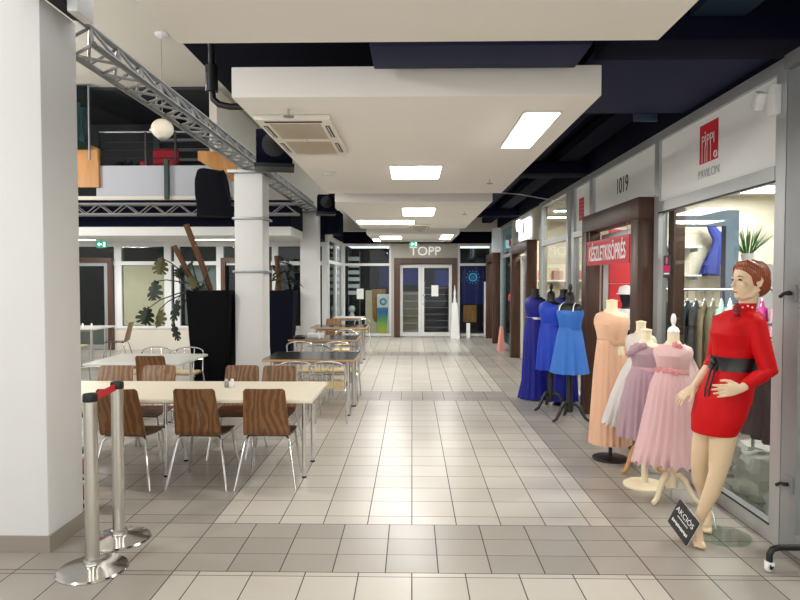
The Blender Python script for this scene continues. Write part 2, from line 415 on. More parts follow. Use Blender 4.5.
duct('air_duct', 'long blue duct along the shop side above the middle raft', MB().box(1.3, 1.62, 5.5, 13.3, 3.16, 3.35), mat('blue_duct', (8,18,48), .8, var=.3, scale=4, spec=.2))
duct('cable_tray', 'navy cable tray along the ceiling over the shopfronts', MB().box(1.85, 2.1, 5.5, 17.5, 3.16, 3.22).box(1.85, 1.87, 5.5, 17.5, 3.22, 3.28).box(2.08, 2.1, 5.5, 17.5, 3.22, 3.28), M_navy, 'cable tray')
duct('vent_grille', 'small blue louvred grille in the dark ceiling before the soffit end', MB().box(1.86, 2.06, 5.36, 5.4, 2.98, 3.12), mat('vent_blue', (34,56,82), .5, var=.3, scale=60, stretch=(.05,1,1)), 'vent')
tag(MB().path([(1.1,8.6,2.84),(1.5,8.9,2.85),(2.26,9.4,2.8)], .008, 6).build('ceiling_cable', M_alu, None), 'thin pale cable strung from the raft across to the shopfront', 'cable')
t = thing('drain_pipe', 'black bent pipe dropping at the left corner of the air-conditioner raft', 'pipe', (-1.33, 4.2, 2.8))
MB().path([(0,0,.56),(0,0,.12),(.01,0,.05),(.05,0,.015),(.12,0,.0),(.25,0,0)], .022, 12).build('pipe', M_black, t)
MB().tube((0,0,.03+.07),(0,0,.27),.042).build('sleeve', M_black, t)
struct('trim_4', MB().box(2.26, 2.42, -3, 18.2, 3.005, 3.36), M_navy)

# hanging loudspeakers
def hang_speaker(label, x, y, z0, w, h):
    t = thing('loudspeaker', label, 'loudspeaker', (x, y, z0), .2)
    MB().box(-w/2, w/2, -.16, .16, 0, h).build('cabinet', M_navy, t, bevel=.02)
    MB().lathe([(w*.3,0),(w*.34,.012),(.02,.03)], 20).build('cone', M_black, t).rotation_euler = (PI/2,0,0)
    t.children[-1].location = (0,-.158,h*.55)
    for s in (-1,1): MB().tube((s*w*.4,0,h),(s*w*.4,0,5.5-z0 if x < -1.7 else 3.37-z0),.004,n=6).build('hanging_wire', M_alud, t)
    MB().box(-w*.55, w*.55, -.2, .2, -.05, -.001).build('bracket', M_black, t)
hang_speaker('black loudspeaker hung on wires beside the large air conditioner', -1.72, 7.9, 3.08, .44, .42)
hang_speaker('smaller far loudspeaker hung near the end of the truss', -1.8, 13.2, 3.06, .36, .36)

# ------------------------------------------------------------------ trusses
def truss(label, p0, p1, w, h, step, tri=False):
    p0, p1 = Vector(p0), Vector(p1); d = (p1-p0); L = d.length; d.normalize(); sd = d.cross(Vector((0,0,1)))
    t = thing('lighting_truss', label, 'truss', p0, 0)
    P = lambda u, s, z: d*u + sd*s*w/2*(0 if tri and z else 1) + Vector((0,0,z*h))
    for s in (-1,1):
        for z in ((0,1) if s > 0 or not tri else (0,)):
            MB().tube(P(0,s,z), P(L,s,z), .024, n=8).build('chord', M_truss, t)
    n = int(L/step); b = [MB() for _ in range(4)]
    for k in range(n):
        u0, u1 = k*step, (k+1)*step; f = k % 2
        for i, s in enumerate((-1,1)):
            b[i].tube(P(u0,s,f), P(u1,s,1-f), .012, n=6)
        for i, z in enumerate((0,) if tri else (0,1)):
            b[2+i].tube(P(u0,-1 if f else 1,z), P(u1,1 if f else -1,z), .012, n=6)
    for m in b:
        if m.v: m.build('lacing', M_truss, t)
    return t
truss('long aluminium lattice truss running over the white columns', (-2.24, 4.2, 3.215), (-2.24, 14.3, 3.215), .24, .19, .2, True)
tag(MB().box(-2.195,-2.12,1.5,4.1,3.33,3.4).build('steel_beam', mat('dark_steel', (40,42,44), .5, .4), None), 'dark steel beam running past the top of the nearest column', 'beam')
truss('aluminium lattice truss across the front of the mezzanine', (-9.5, 12.3, 2.93), (-2.2, 12.3, 2.93), .16, .2, .26)
t = thing('cable_coil', 'coil of pale cable resting on top of the truss over the nearest column', 'cable', (-2.26, 3.6, 3.41))
for k in range(5):
    MB().path([(.13*math.cos(a)+.01*k, .28*math.sin(a), .02+.012*k) for a in [2*PI*i/24 for i in range(24)]], .008, 6, True).build('cable_loop', (M_wprint, M_orange, M_wprint, M_grey, M_wprint)[k], t)
tag(MB().box(-2.11,-2.04,3.86,4.06,3.29,3.75).build('spotlight_housing', M_white, None, bevel=.01), 'pale box-shaped fixture standing on the truss past the nearest column', 'fixture')
# cloth covered speaker
t = thing('covered_speaker', 'speaker wrapped in black cloth hanging in front of the mezzanine truss', 'loudspeaker', (-3.8, 12.0, 2.86), -.1)
rings = []
for k in range(9):
    z = k*.107; ring = []
    for a in range(28):
        th = 2*PI*a/28; q = (abs(math.cos(th))**5+abs(math.sin(th))**5)**(-.2)
        w = .34 - .06*k/8 if k < 8 else .24
        ring.append((w*q*math.cos(th)+.012*math.sin(5*th+k)+(.05-.012*k), .15*q*math.sin(th)+.008*math.sin(7*th+k), z+(.012+.004*k)*math.sin(3*th+.8)))
    rings.append(ring)
MB().loft(rings).build('cloth_cover', M_bcloth, t)
MB().path([(-.1,.05,.7),(-.1,.2,.38)],.015,8).build('clamp', M_black, t)

# pendant lamp
t = thing('pendant_lamp', 'white globe pendant lamp hanging on a thin cord behind the truss', 'pendant lamp', (-3.92, 9.9, 4.02))
MB().ell((0,0,0), .17, .17, .155, n=24, m=14).build('globe', mat('opal_glass', (238,230,210), .35), t)
MB().lathe([(.07,-.16),(.075,-.13),(.06,-.13)], 20).build('rim', M_alud, t)
MB().tube((0,0,.15),(0,0,1.46),.006,n=6).build('cord', M_alud, t)
MB().lathe([(.03,1.40),(.09,1.44),(.1,1.479)], 20).build('ceiling_rose', M_wframe, t)
MB().tube((-.2,0,-.02),(-.13,0,0),.02,.03).build('side_spigot', M_wframe, t)

# ------------------------------------------------------------------ mezzanine contents
struct('window_9', MB().box(-6.3,-6.15,15.34,15.4,3.9,5.3).box(-4.4,-4.25,15.34,15.4,3.9,5.3).box(-6.3,-4.25,15.34,15.4,5.2,5.3), mat('dim_frame', (70,74,78), .6))
for k in range(5):
    tag(MB().box(-6.1,-4.45,15.25,15.33,4.05+.24*k,4.11+.24*k).build('wall_slat', mat('dim_slat', (150,152,158), .6), None),
        'grey horizontal slat %s in the dark upper floor window' % ('at the bottom','second from the bottom','in the middle','second from the top','at the top')[k], 'slat', 'grey slats of the upper floor window')
t = thing('railing', 'thin dark metal railing standing on the mezzanine parapet', 'railing', (-5.0, 12.65, 3.94))
for k, z in enumerate((.16,.32,.48)): MB().tube((-1.3,0,z),(1.2,0,z),.012,n=6).build('rail', M_black, t)
MB().tube((-1.3,0,.68),(1.2,0,.68),.018,n=8).build('handrail', M_alud, t)
for x in (-1.3,-.35,.25,1.2): MB().box(x-.02,x+.02,-.02,.02,.0,.68).build('post', M_black, t)
tag(MB().box(-4.93,-4.85,12.5,12.59,3.26,4.05).build('green_post', mat('green_post', (24,52,44), .5), None), 'dark green vertical post in front of the mezzanine parapet', 'post')
def armchair(x, y, z):
    t = thing('armchair', 'red upholstered armchair behind the mezzanine railing', 'armchair', (x,y,z))
    r = mat('red_fabric', (150,16,36), .8)
    MB().box(-.27,.27,-.25,.25,.18,.42).build('seat', r, t, bevel=.04)
    MB().box(-.28,.28,.2,.3,.3,.95).build('backrest', r, t, bevel=.04)
    for s in (-1,1): MB().box(s*.31-.05,s*.31+.05,-.25,.28,.15,.6).build('armrest', r, t, bevel=.03)
    for sx in (-1,1):
        for sy in (-1,1): MB().tube((sx*.24,sy*.2,0),(sx*.24,sy*.2,.18),.018,n=8).build('leg', M_black, t)
struct('floor_mezzanine', MB().box(-9.9,-4.05,12.72,15.4,3.25,3.27), M_dark)
armchair(-5.25, 13.2, 3.5)
tag(MB().box(-5.7,-4.7,12.85,13.6,3.27,3.498).build('platform', M_dark, None), 'low dark platform under the red armchair', 'platform')
def leaf_blade(mb, p, d, L, w, n=6, droop=.3):
    p = Vector(p); d = Vector(d).normalized(); s = d.cross(Vector((0,0,1)));
    if s.length < .05: s = Vector((1,0,0))
    s.normalize(); rows = []
    for i in range(n+1):
        u = i/n; c = p + d*L*u + Vector((0,0,-droop*L*u*u)); ww = w*math.sin(PI*min(.98,u*.9+.08))
        rows.append([c - s*ww, c + Vector((0,0,-ww*.2)), c + s*ww])
    mb.sheet(rows, .003)
def potted(label, x, y, z, pot, green, n, L, w, h, potr=.13, poth=.22, name='potted_plant'):
    t = thing(name, label, 'potted plant', (x,y,z))
    MB().lathe([(potr*.75,0),(potr,poth),(potr*.88,poth),(potr*.8,poth-.03)], 20).build('pot', pot, t)
    b = MB()
    for k in range(n):
        a = random.uniform(0,2*PI); e = random.uniform(.5,1.4)
        leaf_blade(b, (potr*.4*math.cos(a),potr*.4*math.sin(a),poth-.02), (math.cos(a)*math.cos(e),math.sin(a)*math.cos(e),math.sin(e)*1.2), L*random.uniform(.7,1.1), w, 6, h)
    b.build('foliage', green, t)
potted('dark leafy potted plant behind the mezzanine rail left of the red armchair', -5.98, 13.35, 3.27, M_red, M_leaf, 26, .6, .04, .4, .15, .6)
potted('dark leafy potted plant behind the mezzanine rail right of the red armchair', -4.45, 13.35, 3.27, M_black, M_leaf, 22, .55, .04, .4, .15, .55)
tag(MB().prism([(-6.8,3.5),(-6.25,3.5),(-6.25,4.27),(-6.8,4.5)],'y',12.52,12.599).build('wood_panel', M_orange, None), 'orange-brown wooden panel at the left end of the parapet, beside the near column', 'wooden panel')
tag(MB().prism([(-4.25,4.03),(-3.49,3.57),(-3.49,3.91),(-3.77,4.19),(-4.25,4.21)],'y',12.5,12.599).build('stair_board', M_orange, None), 'slanted orange-brown board above the cloth-wrapped speaker', 'wooden board')
t = thing('glass_screen', 'teal glass screen with faint lettering at the left end of the mezzanine', 'glass screen', (-6.62, 12.35, 4.21))
MB().box(-.3,.27,-.01,.01,0,1.25).build('pane', glass_mat('teal_glass', (140,178,184)), t)
MB().box(.27,.29,-.02,.02,-.2,1.25).build('edge_strip', M_alud, t)
text('lettering', 'vor', .26, M_black, t, (-.1,-.016,.3), FACE_CAM)
tag(MB().lathe([(.03,0),(.05,.02),(.03,.16),(.02,.17)],10).build('mezzanine_lamp', M_wprint, None, (-6.6,12.56,4.405)), 'tiny white figure behind the teal glass screen', 'ornament')
for k in range(3):
    b = MB(); rows = []
    for i in range(10):
        u = i/9; rows.append([(-7.05+.16*k+.07*math.sin(j*1.3), 12.9+.03*math.sin(u*3+j), 5.42-1.0*u-.12*k) for j in range(6)])
    b.sheet(rows, .01)
    tag(b.build('hanging_drape', mat('grey_drape', (150,152,152), .7), None), ('first','second','third')[k]+' grey drape from the left hanging behind the teal glass screen', 'drape')

# ------------------------------------------------------------------ left back shopfronts (Y = 14.8)
YB = 14.8
struct('wall_left_back', MB().box(-9.9,-2.0,YB,YB+.12,0,.5), M_cream)
struct('wall_interior', MB().box(-9.9,-2.1,17.0,17.1,0,2.7).box(-9.9,-2.1,YB+.12,17.0,2.62,2.7), M_dark)
fr = MB()
for x0, x1 in ((-9.9,-9.8),(-7.05,-6.88),(-5.86,-5.7),(-5.62,-5.5),(-4.62,-4.45),(-3.3,-3.16),(-2.12,-2.0)): fr.box(x0,x1,YB,YB+.1,.501,2.5)
fr.box(-9.9,-2.0,YB-.01,YB+.11,2.44,2.54).box(-9.9,-2.0,YB-.01,YB+.11,2.0,2.09).box(-9.9,-2.0,YB-.02,YB+.11,.5,.56)
w = struct('window_1', fr, M_wframe)
MB().box(-9.9,-2.0,YB+.045,YB+.055,.5,2.5).build('pane', M_glass, w)
tag(MB().box(-6.86,-5.88,YB+.06,YB+.09,.57,2.0).build('kraft_panel', M_kraft, None), 'large beige kraft boarding behind the left window', 'boarding')
tag(MB().box(-5.48,-4.64,YB+.3,YB+.34,.57,2.0).build('grey_board', mat('pale_grey_board', (150,154,154), .7, var=.1), None), 'pale grey backing board behind the window beside the monstera', 'boarding')
def brown_door(label, x0, x1, z1):
    t = thing('door_surround', label, 'door surround', ((x0+x1)/2, YB-.06, 0))
    a = (x1-x0)/2
    for s in (-1,1): MB().box(s*a-.1 if s>0 else -a, a if s>0 else -a+.1, -.06,.059,0,z1-.1).build('jamb', M_portal, t)
    MB().box(-a,a,-.06,.059,z1-.1,z1).build('lintel', M_portal, t)
    return t
brown_door('dark brown door surround seen just past the near column at far left', -8.6, -7.06, 2.17)
brown_door('dark brown door surround half hidden behind the planter and second column', -4.48, -3.4, 2.17)
t = thing('glazed_door', 'grey-framed glass door inside the far left brown surround', 'door', (-7.83, YB-.03, 0))
for x in (-.64,.56): MB().box(x,x+.08,-.02,.02,.02,2.06).build('stile', M_alud, t)
MB().box(-.56,.56,-.02,.02,1.98,2.06).build('top_rail', M_alud, t); MB().box(-.56,.56,-.02,.02,.02,.12).build('bottom_rail', M_alud, t)
MB().box(-.56,.56,-.004,.004,.12,1.98).build('pane', M_gdark, t)
# return wall from Y 14.8 to 18.2
rw = struct('window_2', MB().box(-2.06,-1.98,14.92,15.1,0,2.72).box(-2.06,-1.98,16.4,16.55,0,2.72).box(-2.06,-1.98,17.9,18.2,0,2.72).box(-2.06,-1.98,15.1,17.9,2.6,2.72).box(-2.06,-1.98,15.1,17.9,2.05,2.13).box(-2.06,-1.98,15.1,17.9,0,.3), M_wframe)
MB().box(-2.025,-2.015,15.1,17.9,.3,2.6).build('pane', M_gdark, rw)
def soffit_light(label, x, y):
    t = thing('ceiling_light', label, 'ceiling light', (x,y,2.539), 0, 'lights under the mezzanine')
    MB().box(-.5,.5,-.12,.12,-.03,0).build('frame', M_wframe, t); MB().box(-.48,.48,-.1,.1,-.035,-.0305).build('diffuser', M_lamp, t)
    l = bpy.data.lights.new('panel_glow', 'AREA'); l.shape = 'RECTANGLE'; l.size = .9; l.size_y = .2; l.energy = 26; l.color = (1,.99,.97)
    lo = bpy.data.objects.new('panel_glow', l); C.objects.link(lo); lo.location = (0,0,-.04); lo.parent = t
soffit_light('strip light under the mezzanine beside the near column', -7.3, 13.4)
soffit_light('strip light under the mezzanine above the black planter', -4.2, 13.4)
tag(MB().lathe([(.09,0),(.1,-.03),(.08,-.07),(.01,-.075)], 18).build('round_lamp', mat('round_lamp_glass', (222,216,196), .4), None, (-1.95, 14.8, 2.719)), 'small round white ceiling lamp beside the farthest column', 'ceiling light')
def exit_sign(label, loc, w, h):
    t = thing('exit_sign', label, 'exit sign', loc)
    g = mat('exit_green', (30,150,120), .5, emit=.5)
    MB().box(-w/2,w/2,-.02,.02,0,h).build('sign_box', g, t)
    wp = mat('exit_white', (235,255,245), .5, emit=1.)
    b = MB().prism([(-w*.36,h*.5),(-w*.16,h*.82),(-w*.16,h*.6),(w*.06,h*.6),(w*.06,h*.4),(-w*.16,h*.4),(-w*.16,h*.18)], 'y', -.024,-.0205); b.build('arrow', wp, t)
    b = MB().box(w*.2,w*.4,-.024,-.0205,h*.15,h*.85); b.build('door_symbol', wp, t)
    MB().tube((0,0,h),(0,0,h+.04),.01,n=6).build('hanger', M_alud, t)
exit_sign('green exit sign hanging under the mezzanine at far left', (-6.55, 13.2, 2.33), .22, .14)
exit_sign('green exit sign hanging in front of the silver letters', (.04, 16.6, 2.53), .2, .12)

# ------------------------------------------------------------------ end wall (Y = 18.2)
YE = 18.2
struct('wall_end', MB().box(-.49,1.26,YE+.0,YE+.1,2.28,2.7).box(-.6,-.49,YE,YE+.1,0,2.7).box(1.26,1.32,YE,YE+.1,0,2.7), mat('greige_wall', (186,182,171), .7, var=.04, scale=1))
struct('trim_6', MB().box(-2.1,2.5,YE+.02,YE+.12,2.7,3.5).box(-2.1,-1.98,14.5,YE+.02,2.72,3.5), M_navy)
struct('wall_end_shop', MB().box(-2.0,3.2,21.0,21.1,0,2.7).box(-2.1,-2.0,18.3,21.1,0,2.7).box(3.2,3.3,18.3,21.1,0,2.7).box(-2.0,3.2,18.32,21.0,2.97,3.0), M_dark)
struct('floor', MB().box(-2.1,3.3,20,21.1,-.1,0), M_dark)
def front_window(name, x0, x1, zb, bars):
    f = MB().box(x0,x0+.06,YE,YE+.08,zb,2.7).box(x1-.06,x1,YE,YE+.08,zb,2.7).box(x0+.06,x1-.06,YE,YE+.08,2.63,2.7).box(x0+.06,x1-.06,YE,YE+.08,2.06,2.13).box(x0+.06,x1-.06,YE,YE+.08,zb,zb+.08)
    for b in bars: f.box(b-.02,b+.02,YE,YE+.06,zb,2.63)
    w = struct(name, f, M_wframe)
    MB().box(x0+.06,x1-.06,YE+.03,YE+.04,zb+.08,2.63).build('pane', M_glass, w)
front_window('window_3', -2.0, -.6, .02, ())
front_window('window_4', 1.32, 2.3, .02, ())
t = thing('door_surround', 'brown wooden surround around the double glass door at the end of the mall', 'door surround', (.385, YE-.07, 0))
MB().box(-.9,-.73,-.08,.069,0,2.12).build('jamb', M_portal, t); MB().box(.76,.9,-.08,.069,0,2.12).build('jamb', M_portal, t); MB().box(-.9,.9,-.08,.069,2.12,2.28).build('lintel', M_portal, t)
def leaf(label, x0, x1, hx):
    t = thing('glass_door', label, 'door', ((x0+x1)/2, YE+.03, 0), 0, 'double door at the end of the mall')
    a = (x1-x0)/2
    for s in (-1,1): MB().box(min(s*a,s*(a-.08)),max(s*a,s*(a-.08)),-.03,.03,.02,2.1).build('stile', M_wframe, t)
    MB().box(-a+.08,a-.08,-.03,.03,2.0,2.1).build('top_rail', M_wframe, t); MB().box(-a+.08,a-.08,-.03,.03,.02,.14).build('bottom_rail', M_wframe, t)
    MB().box(-a+.08,a-.08,-.005,.005,.14,2.0).build('pane', M_glass, t)
    if hx is not None:
        MB().path([(hx,-.03,1.22),(hx+.05,-.09,1.2),(hx+.08,-.1,1.1),(hx+.05,-.09,.97),(hx,-.03,.95)], .014, 8).build('handle', M_chrome, t)
leaf('narrow left leaf of the white-framed double glass door', -.345, .265, None)
leaf('wider right leaf of the white-framed double glass door, with a paper notice', .27, 1.145, -.4)
tag(MB().box(.56,.76,YE-.012,YE-.001,1.18,1.5).build('paper_notice', M_wprint, None), 'white paper notice on the right leaf of the end door', 'notice')
tag(MB().box(-1.6,-1.4,YE+.021,YE+.027,1.1,1.4).build('paper_notice', M_wprint, None), 'white paper notice on the left end-wall window', 'notice')
t = thing('shop_sign', 'silver capital letters mounted over the end door', 'sign', (.38, YE-.01, 2.47))
text('letters', 'TOPP', .36, mat('silver_letters_glow', (240,240,236), .4, .0, emit=.3), t, (0,-.012,0), FACE_CAM, .02, 1.02)  # slight glow added to lift the letters off the dim wall
# contents behind the end wall glass
t = thing('wire_shelf', 'rack of white angled brochure shelves behind the left end window', 'shelf', (-1.72, 18.6, 0))
for k in range(6): MB().hexa([(-.16,-.1,1.28+.2*k-.06),(.16,-.1,1.34+.2*k-.12),(.16,.1,1.34+.2*k-.12),(-.16,.1,1.28+.2*k-.06)],[(-.16,-.1,1.33+.2*k),(.16,-.1,1.33+.2*k),(.16,.1,1.33+.2*k),(-.16,.1,1.33+.2*k)]).build('shelf', M_wprint, t)
for s in (-1,1): MB().box(s*.17-.012,s*.17+.012,.1,.13,0,2.5).build('upright', M_alud, t)
b = MB().lathe([(.02,0),(.1,.01),(.07,.14),(.05,.2)],16); b.ell((0,0,.3),.1,.1,.11)
t = thing('white_bust', 'white keyhole-shaped bust on a stand behind the left end window', 'bust', (-1.76, 18.42, 0))
remesh(b, 'bust', .012, M_wprint, t, loc=(0,0,.5)); MB().box(-.1,.1,-.08,.08,0,.5).build('stand', M_dark, t)
tag(MB().prism([(-1.36,.06),(-.95,.06),(-.95,.4),(-1.1,.42),(-1.16,.55),(-1.18,1.35),(-1.36,1.35)],'y',18.4,18.46).build('cardboard_sheet', M_kraft, None), 'pale cardboard sheet leaning behind the left end window', 'cardboard')
tag(MB().box(-1.17,-.78,18.5,18.53,.3,1.38).build('brown_board', M_orange, None), 'brown wooden board standing behind the cardboard sheet', 'board')
pm = bpy.data.materials.new('poster_gradient'); pm.use_nodes = True
nt = pm.node_tree; tc = nt.nodes.new('ShaderNodeTexCoord'); sp = nt.nodes.new('ShaderNodeSeparateXYZ'); rp = nt.nodes.new('ShaderNodeValToRGB')
nt.links.new(tc.outputs['Generated'], sp.inputs[0]); nt.links.new(sp.outputs[2], rp.inputs[0]); nt.links.new(rp.outputs[0], nt.nodes['Principled BSDF'].inputs['Base Color'])
rp.color_ramp.elements[0].color = lin((226,214,60)); rp.color_ramp.elements[1].color = lin((232,236,236)); rp.color_ramp.elements[1].position = .72
for p, c in ((.2,(190,206,70)),(.38,(96,180,110)),(.55,(58,120,176)),(.66,(70,130,190)),(.68,(232,236,236))):
    e = rp.color_ramp.elements.new(p); e.color = lin(c)
t = thing('poster_stand', 'tall poster with a blue emblem over green and yellow bands in the left end window', 'poster', (-.84, 18.36, .04))
MB().box(-.18,.18,0,.02,0,1.2).build('print', pm, t)
eb = mat('emblem_blue', (40,120,150), .5)
MB().path([(.09*math.cos(a),-.004,.98+.09*math.sin(a)) for a in [2*PI*i/24 for i in range(24)]], .016, 6, True).build('ring', eb, t)
b = MB()
for k in range(8): b.tube((.03*math.cos(k*PI/4),-.004,.98+.03*math.sin(k*PI/4)),(.09*math.cos(k*PI/4),-.004,.98+.09*math.sin(k*PI/4)),.008,n=6)
b.build('spokes', eb, t)
tag(MB().hexa([(-.74,18.3,0.01),(-.69,18.3,0.01),(-.69,18.33,0.01),(-.74,18.33,0.01)],[(-.68,18.3,1.1),(-.64,18.3,1.1),(-.64,18.33,1.1),(-.68,18.33,1.1)]).build('white_batten', M_wprint, None), 'white batten leaning beside the poster in the left end window', 'batten')
tag(MB().box(-1.0,-.65,19.2,19.24,1.45,2.05).build('blue_banner', mat('blue_banner', (24,50,120), .6, var=.4, scale=8), None), 'dim blue banner hanging behind the poster', 'banner')
t = thing('white_shelf', 'cream shelf unit with five boards behind the left door leaf', 'shelf', (-.05, 18.9, 0))
for k in range(6): MB().box(-.26,.26,-.15,.15,.12+.22*k,.14+.22*k).build('shelf', M_kraft, t)
MB().box(-.27,.27,.15,.17,0,1.3).build('back_panel', M_cream, t)
for s in (-1,1): MB().box(s*.265-.01,s*.265+.01,-.15,.149,0,1.3).build('side_panel', M_cream, t)
t = thing('display_rack', 'dark rack with thin shelves behind the right door leaf', 'rack', (.75, 19.3, 0))
for k in range(7): MB().box(-.35,.35,-.15,.15,.2+.2*k,.215+.2*k).build('shelf', M_alud, t)
for s in (-1,1): MB().box(s*.36-.012,s*.36+.012,-.02,.02,0,1.6).build('upright', M_alud, t)
for k,(x,z) in enumerate(((-.05,1.75),(.95,1.7))):
    tag(MB().box(x-.25,x+.25,19.6,19.63,z-.25,z+.25).build('blue_screen', mat('blue_screen', (24,56,150), .5, emit=.15, var=.6, scale=6), None), ('blue picture glowing behind the left door leaf','blue picture glowing behind the right door leaf')[k], 'screen')
t = thing('night_poster', 'navy poster with a pale blue ring emblem in the right end window', 'poster', (1.8, 18.36, .95))
MB().box(-.36,.3,0,.02,0,1.25).build('print', mat('navy_print', (8,20,104), .5, var=.7, scale=10), t)
lb = mat('pale_blue_glow', (96,190,232), .5, emit=.3)  # ring and rays are given a glow of their own
MB().path([(-.03+.11*math.cos(a),-.004,.78+.11*math.sin(a)) for a in [2*PI*i/24 for i in range(24)]], .016, 6, True).build('ring', lb, t)
MB().ell((-.03,-.002,.78),.075,.006,.075).build('disc', mat('mid_blue_print', (40,130,200), .5), t)
b = MB()
for k in range(12): b.ell((-.03+.18*math.cos(k*PI/6),-.003,.78+.18*math.sin(k*PI/6)),.014,.004,.014,n=6,m=4)
b.build('rays', lb, t)
tag(MB().box(1.5,1.88,18.42,18.46,.42,.92).build('gold_board', M_orange, None), 'golden brown board below the navy poster', 'board')
t = thing('pedestal', 'tall white tapered pedestal beside the right end window', 'pedestal', (1.22, 17.85, 0))
MB().hexa([(-.13,-.1,0),(.13,-.1,0),(.13,.1,0),(-.13,.1,0)],[(-.09,-.07,1.0),(.06,-.07,1.0),(.06,.07,1.0),(-.09,.07,1.0)]).build('body', M_wprint, t)
tag(MB().lathe([(.05,0),(.04,.1),(.025,.2),(.035,.28),(.015,.4),(.006,.5)],14).build('white_ornament', M_wprint, None, (1.21,17.85,1.001)), 'slender white ornament standing on the tapered pedestal', 'ornament')
tag(MB().box(2.06,2.2,18.0,18.1,.02,1.6).build('white_pillar', M_wprint, None), 'narrow white pillar at the right of the end window', 'pillar')
tag(MB().box(1.55,1.65,17.9,18.0,.0,.42).build('white_box', M_wprint, None), 'small white box on the floor beside the tapered pedestal', 'box')

# ------------------------------------------------------------------ right shopfronts (X = 2.3)
XS = 2.3
struct('wall_right', MB().box(2.3,2.4,11.25,11.5,0,3.0).box(2.3,2.4,11.5,13.6,2.39,3.0).box(2.3,2.4,13.6,14.25,0,3.0).box(2.3,2.4,16.2,16.35,0,3.0).box(2.3,2.4,16.35,18.2,2.4,3.0), mat('beige_fascia', (186,176,154), .7, var=.05, scale=2))
# interiors
struct('wall_boutique', MB().box(5.6,5.7,1.5,8.8,0,2.8).box(2.4,5.6,8.7,8.8,0,2.8).box(2.34,5.6,1.5,1.6,0,2.8), M_beige)
struct('ceiling', MB().box(2.36,5.6,1.6,8.7,2.8,2.9), M_shopwall)
struct('wall_second_shop', MB().box(5.2,5.3,8.8,14.2,0,2.95).box(2.4,5.2,14.1,14.2,0,2.95), M_beige)
struct('ceiling', MB().box(2.41,5.2,8.8,14.1,2.95,3.0), M_shopwall)
struct('wall_third_shop', MB().box(5.2,5.3,14.2,18.2,0,2.95).box(3.3,5.2,18.2,18.3,0,2.95), M_shopwall)
struct('ceiling', MB().box(2.41,5.2,14.2,18.2,2.95,3.0), M_shopwall)
def shop_light(label, x, y, z, a, b, e):
    t = thing('ceiling_light', label, 'ceiling light', (x,y,z), 0, 'ceiling lights inside the shops')
    MB().box(-a,a,-b,b,-.03,0).build('frame', M_wframe, t); MB().box(-a+.02,a-.02,-b+.02,b-.02,-.034,-.0305).build('diffuser', M_lamp, t)
    l = bpy.data.lights.new('panel_glow', 'AREA'); l.shape = 'RECTANGLE'; l.size = 2*a; l.size_y = 2*b; l.energy = e; l.color = (1,.96,.9)
    lo = bpy.data.objects.new('panel_glow', l); C.objects.link(lo); lo.location = (0,0,-.045); lo.parent = t
shop_light('bright ceiling light inside the boutique above the grassy plant', 4.3, 7.9, 2.799, .4, .33, 34)
shop_light('added hidden fill light inside the boutique over the clothes rail', 3.4, 5.2, 2.799, .4, .25, 50)  # hidden behind the sign board, added to light the clothes
shop_light('added hidden fill light inside the boutique near the window', 3.2, 3.6, 2.799, .3, .3, 28)  # also hidden, added to brighten the front of the boutique
shop_light('front strip light inside the second shop', 3.2, 10.5, 2.949, .6, .12, 26)
shop_light('middle strip light inside the second shop', 3.2, 11.7, 2.949, .6, .12, 26)
shop_light('rear strip light inside the second shop', 3.2, 12.9, 2.949, .6, .12, 26)
shop_light('added unseen fill light inside the farthest right shop', 3.4, 15.6, 2.949, .5, .12, 24)  # out of sight, added to light this shop's interior
# red-logo window
X0, X1 = 2.26, 2.34
f = MB()
f.box(X0,X1,3.88,3.99,.0,3.0).box(X0,X1,5.84,5.95,0,3.0).box(X0,X1,3.99,5.84,2.92,3.0).box(X0-.005,X1,3.99,5.84,2.27,2.36).box(X0,X1,3.99,5.84,.0,.1)
w = struct('window_5', f, M_alu)
MB().box(2.297,2.303,3.99,5.84,.1,2.27).build('pane', M_glass, w)
MB().box(2.255,2.26,3.985,5.845,.1,.112).build('gasket', M_black, w); MB().box(2.255,2.26,3.985,5.845,2.258,2.27).build('gasket', M_black, w)
tag(MB().box(2.36,2.46,5.74,5.86,0,2.8).build('brown_post', M_portal, None), 'dark brown post just inside the left edge of the logo shop window', 'post')
# logo board
t = thing('shop_sign', 'white sign board with a red square logo above the boutique window', 'sign', (2.285, 4.92, 2.64))
MB().box(-.005,.02,-.915,.915,-.28,.277).build('board', mat('sign_white', (242,243,242), .4), t)
MB().box(-.008,-.0055,-.15,.15,-.08,.22).build('logo_square', M_red, t)
def LT(s, size, y, z, m, sx=1., nm='lettering', bold=0.): return text(nm, s, size, m, t, (-.0105,y,z), FACE_AISLE, .001, sx, bold=bold)
LT('PIPPI', .125, .005, .085, M_wprint, .86, bold=-.001)
b = MB()
for y in (.104,.056,.022,-.036): b.box(-.0095,-.0085,y-.004,y+.004,-.075,.05)
b.build('stem_lines', M_wprint, t)
MB().box(-.0095,-.0085,.049,.063,.145,.16).build('dot', M_wprint, t)
MB().path([(-.009,-.115+.022*math.cos(a),-.04+.022*math.sin(a)) for a in [2*PI*i/16 for i in range(16)]], .005, 6, True).build('ring_mark', M_wprint, t)
LT('PAVILON', .095, -.01, -.165, mat('grey_print', (172,172,174), .5), .9, bold=-.001)
# motion sensor
t = thing('motion_sensor', 'white bracketed sensor at the top corner of the sign board', 'sensor', (2.25, 4.0, 2.73))
MB().box(-.04,.009,-.07,.01,-.06,.12).build('bracket', M_wprint, t, bevel=.006); MB().obox(Matrix.Translation((-.06,.06,.05)) @ Matrix.Rotation(.5,4,'X'), .06,.07,.11).build('head', M_wprint, t, bevel=.01)
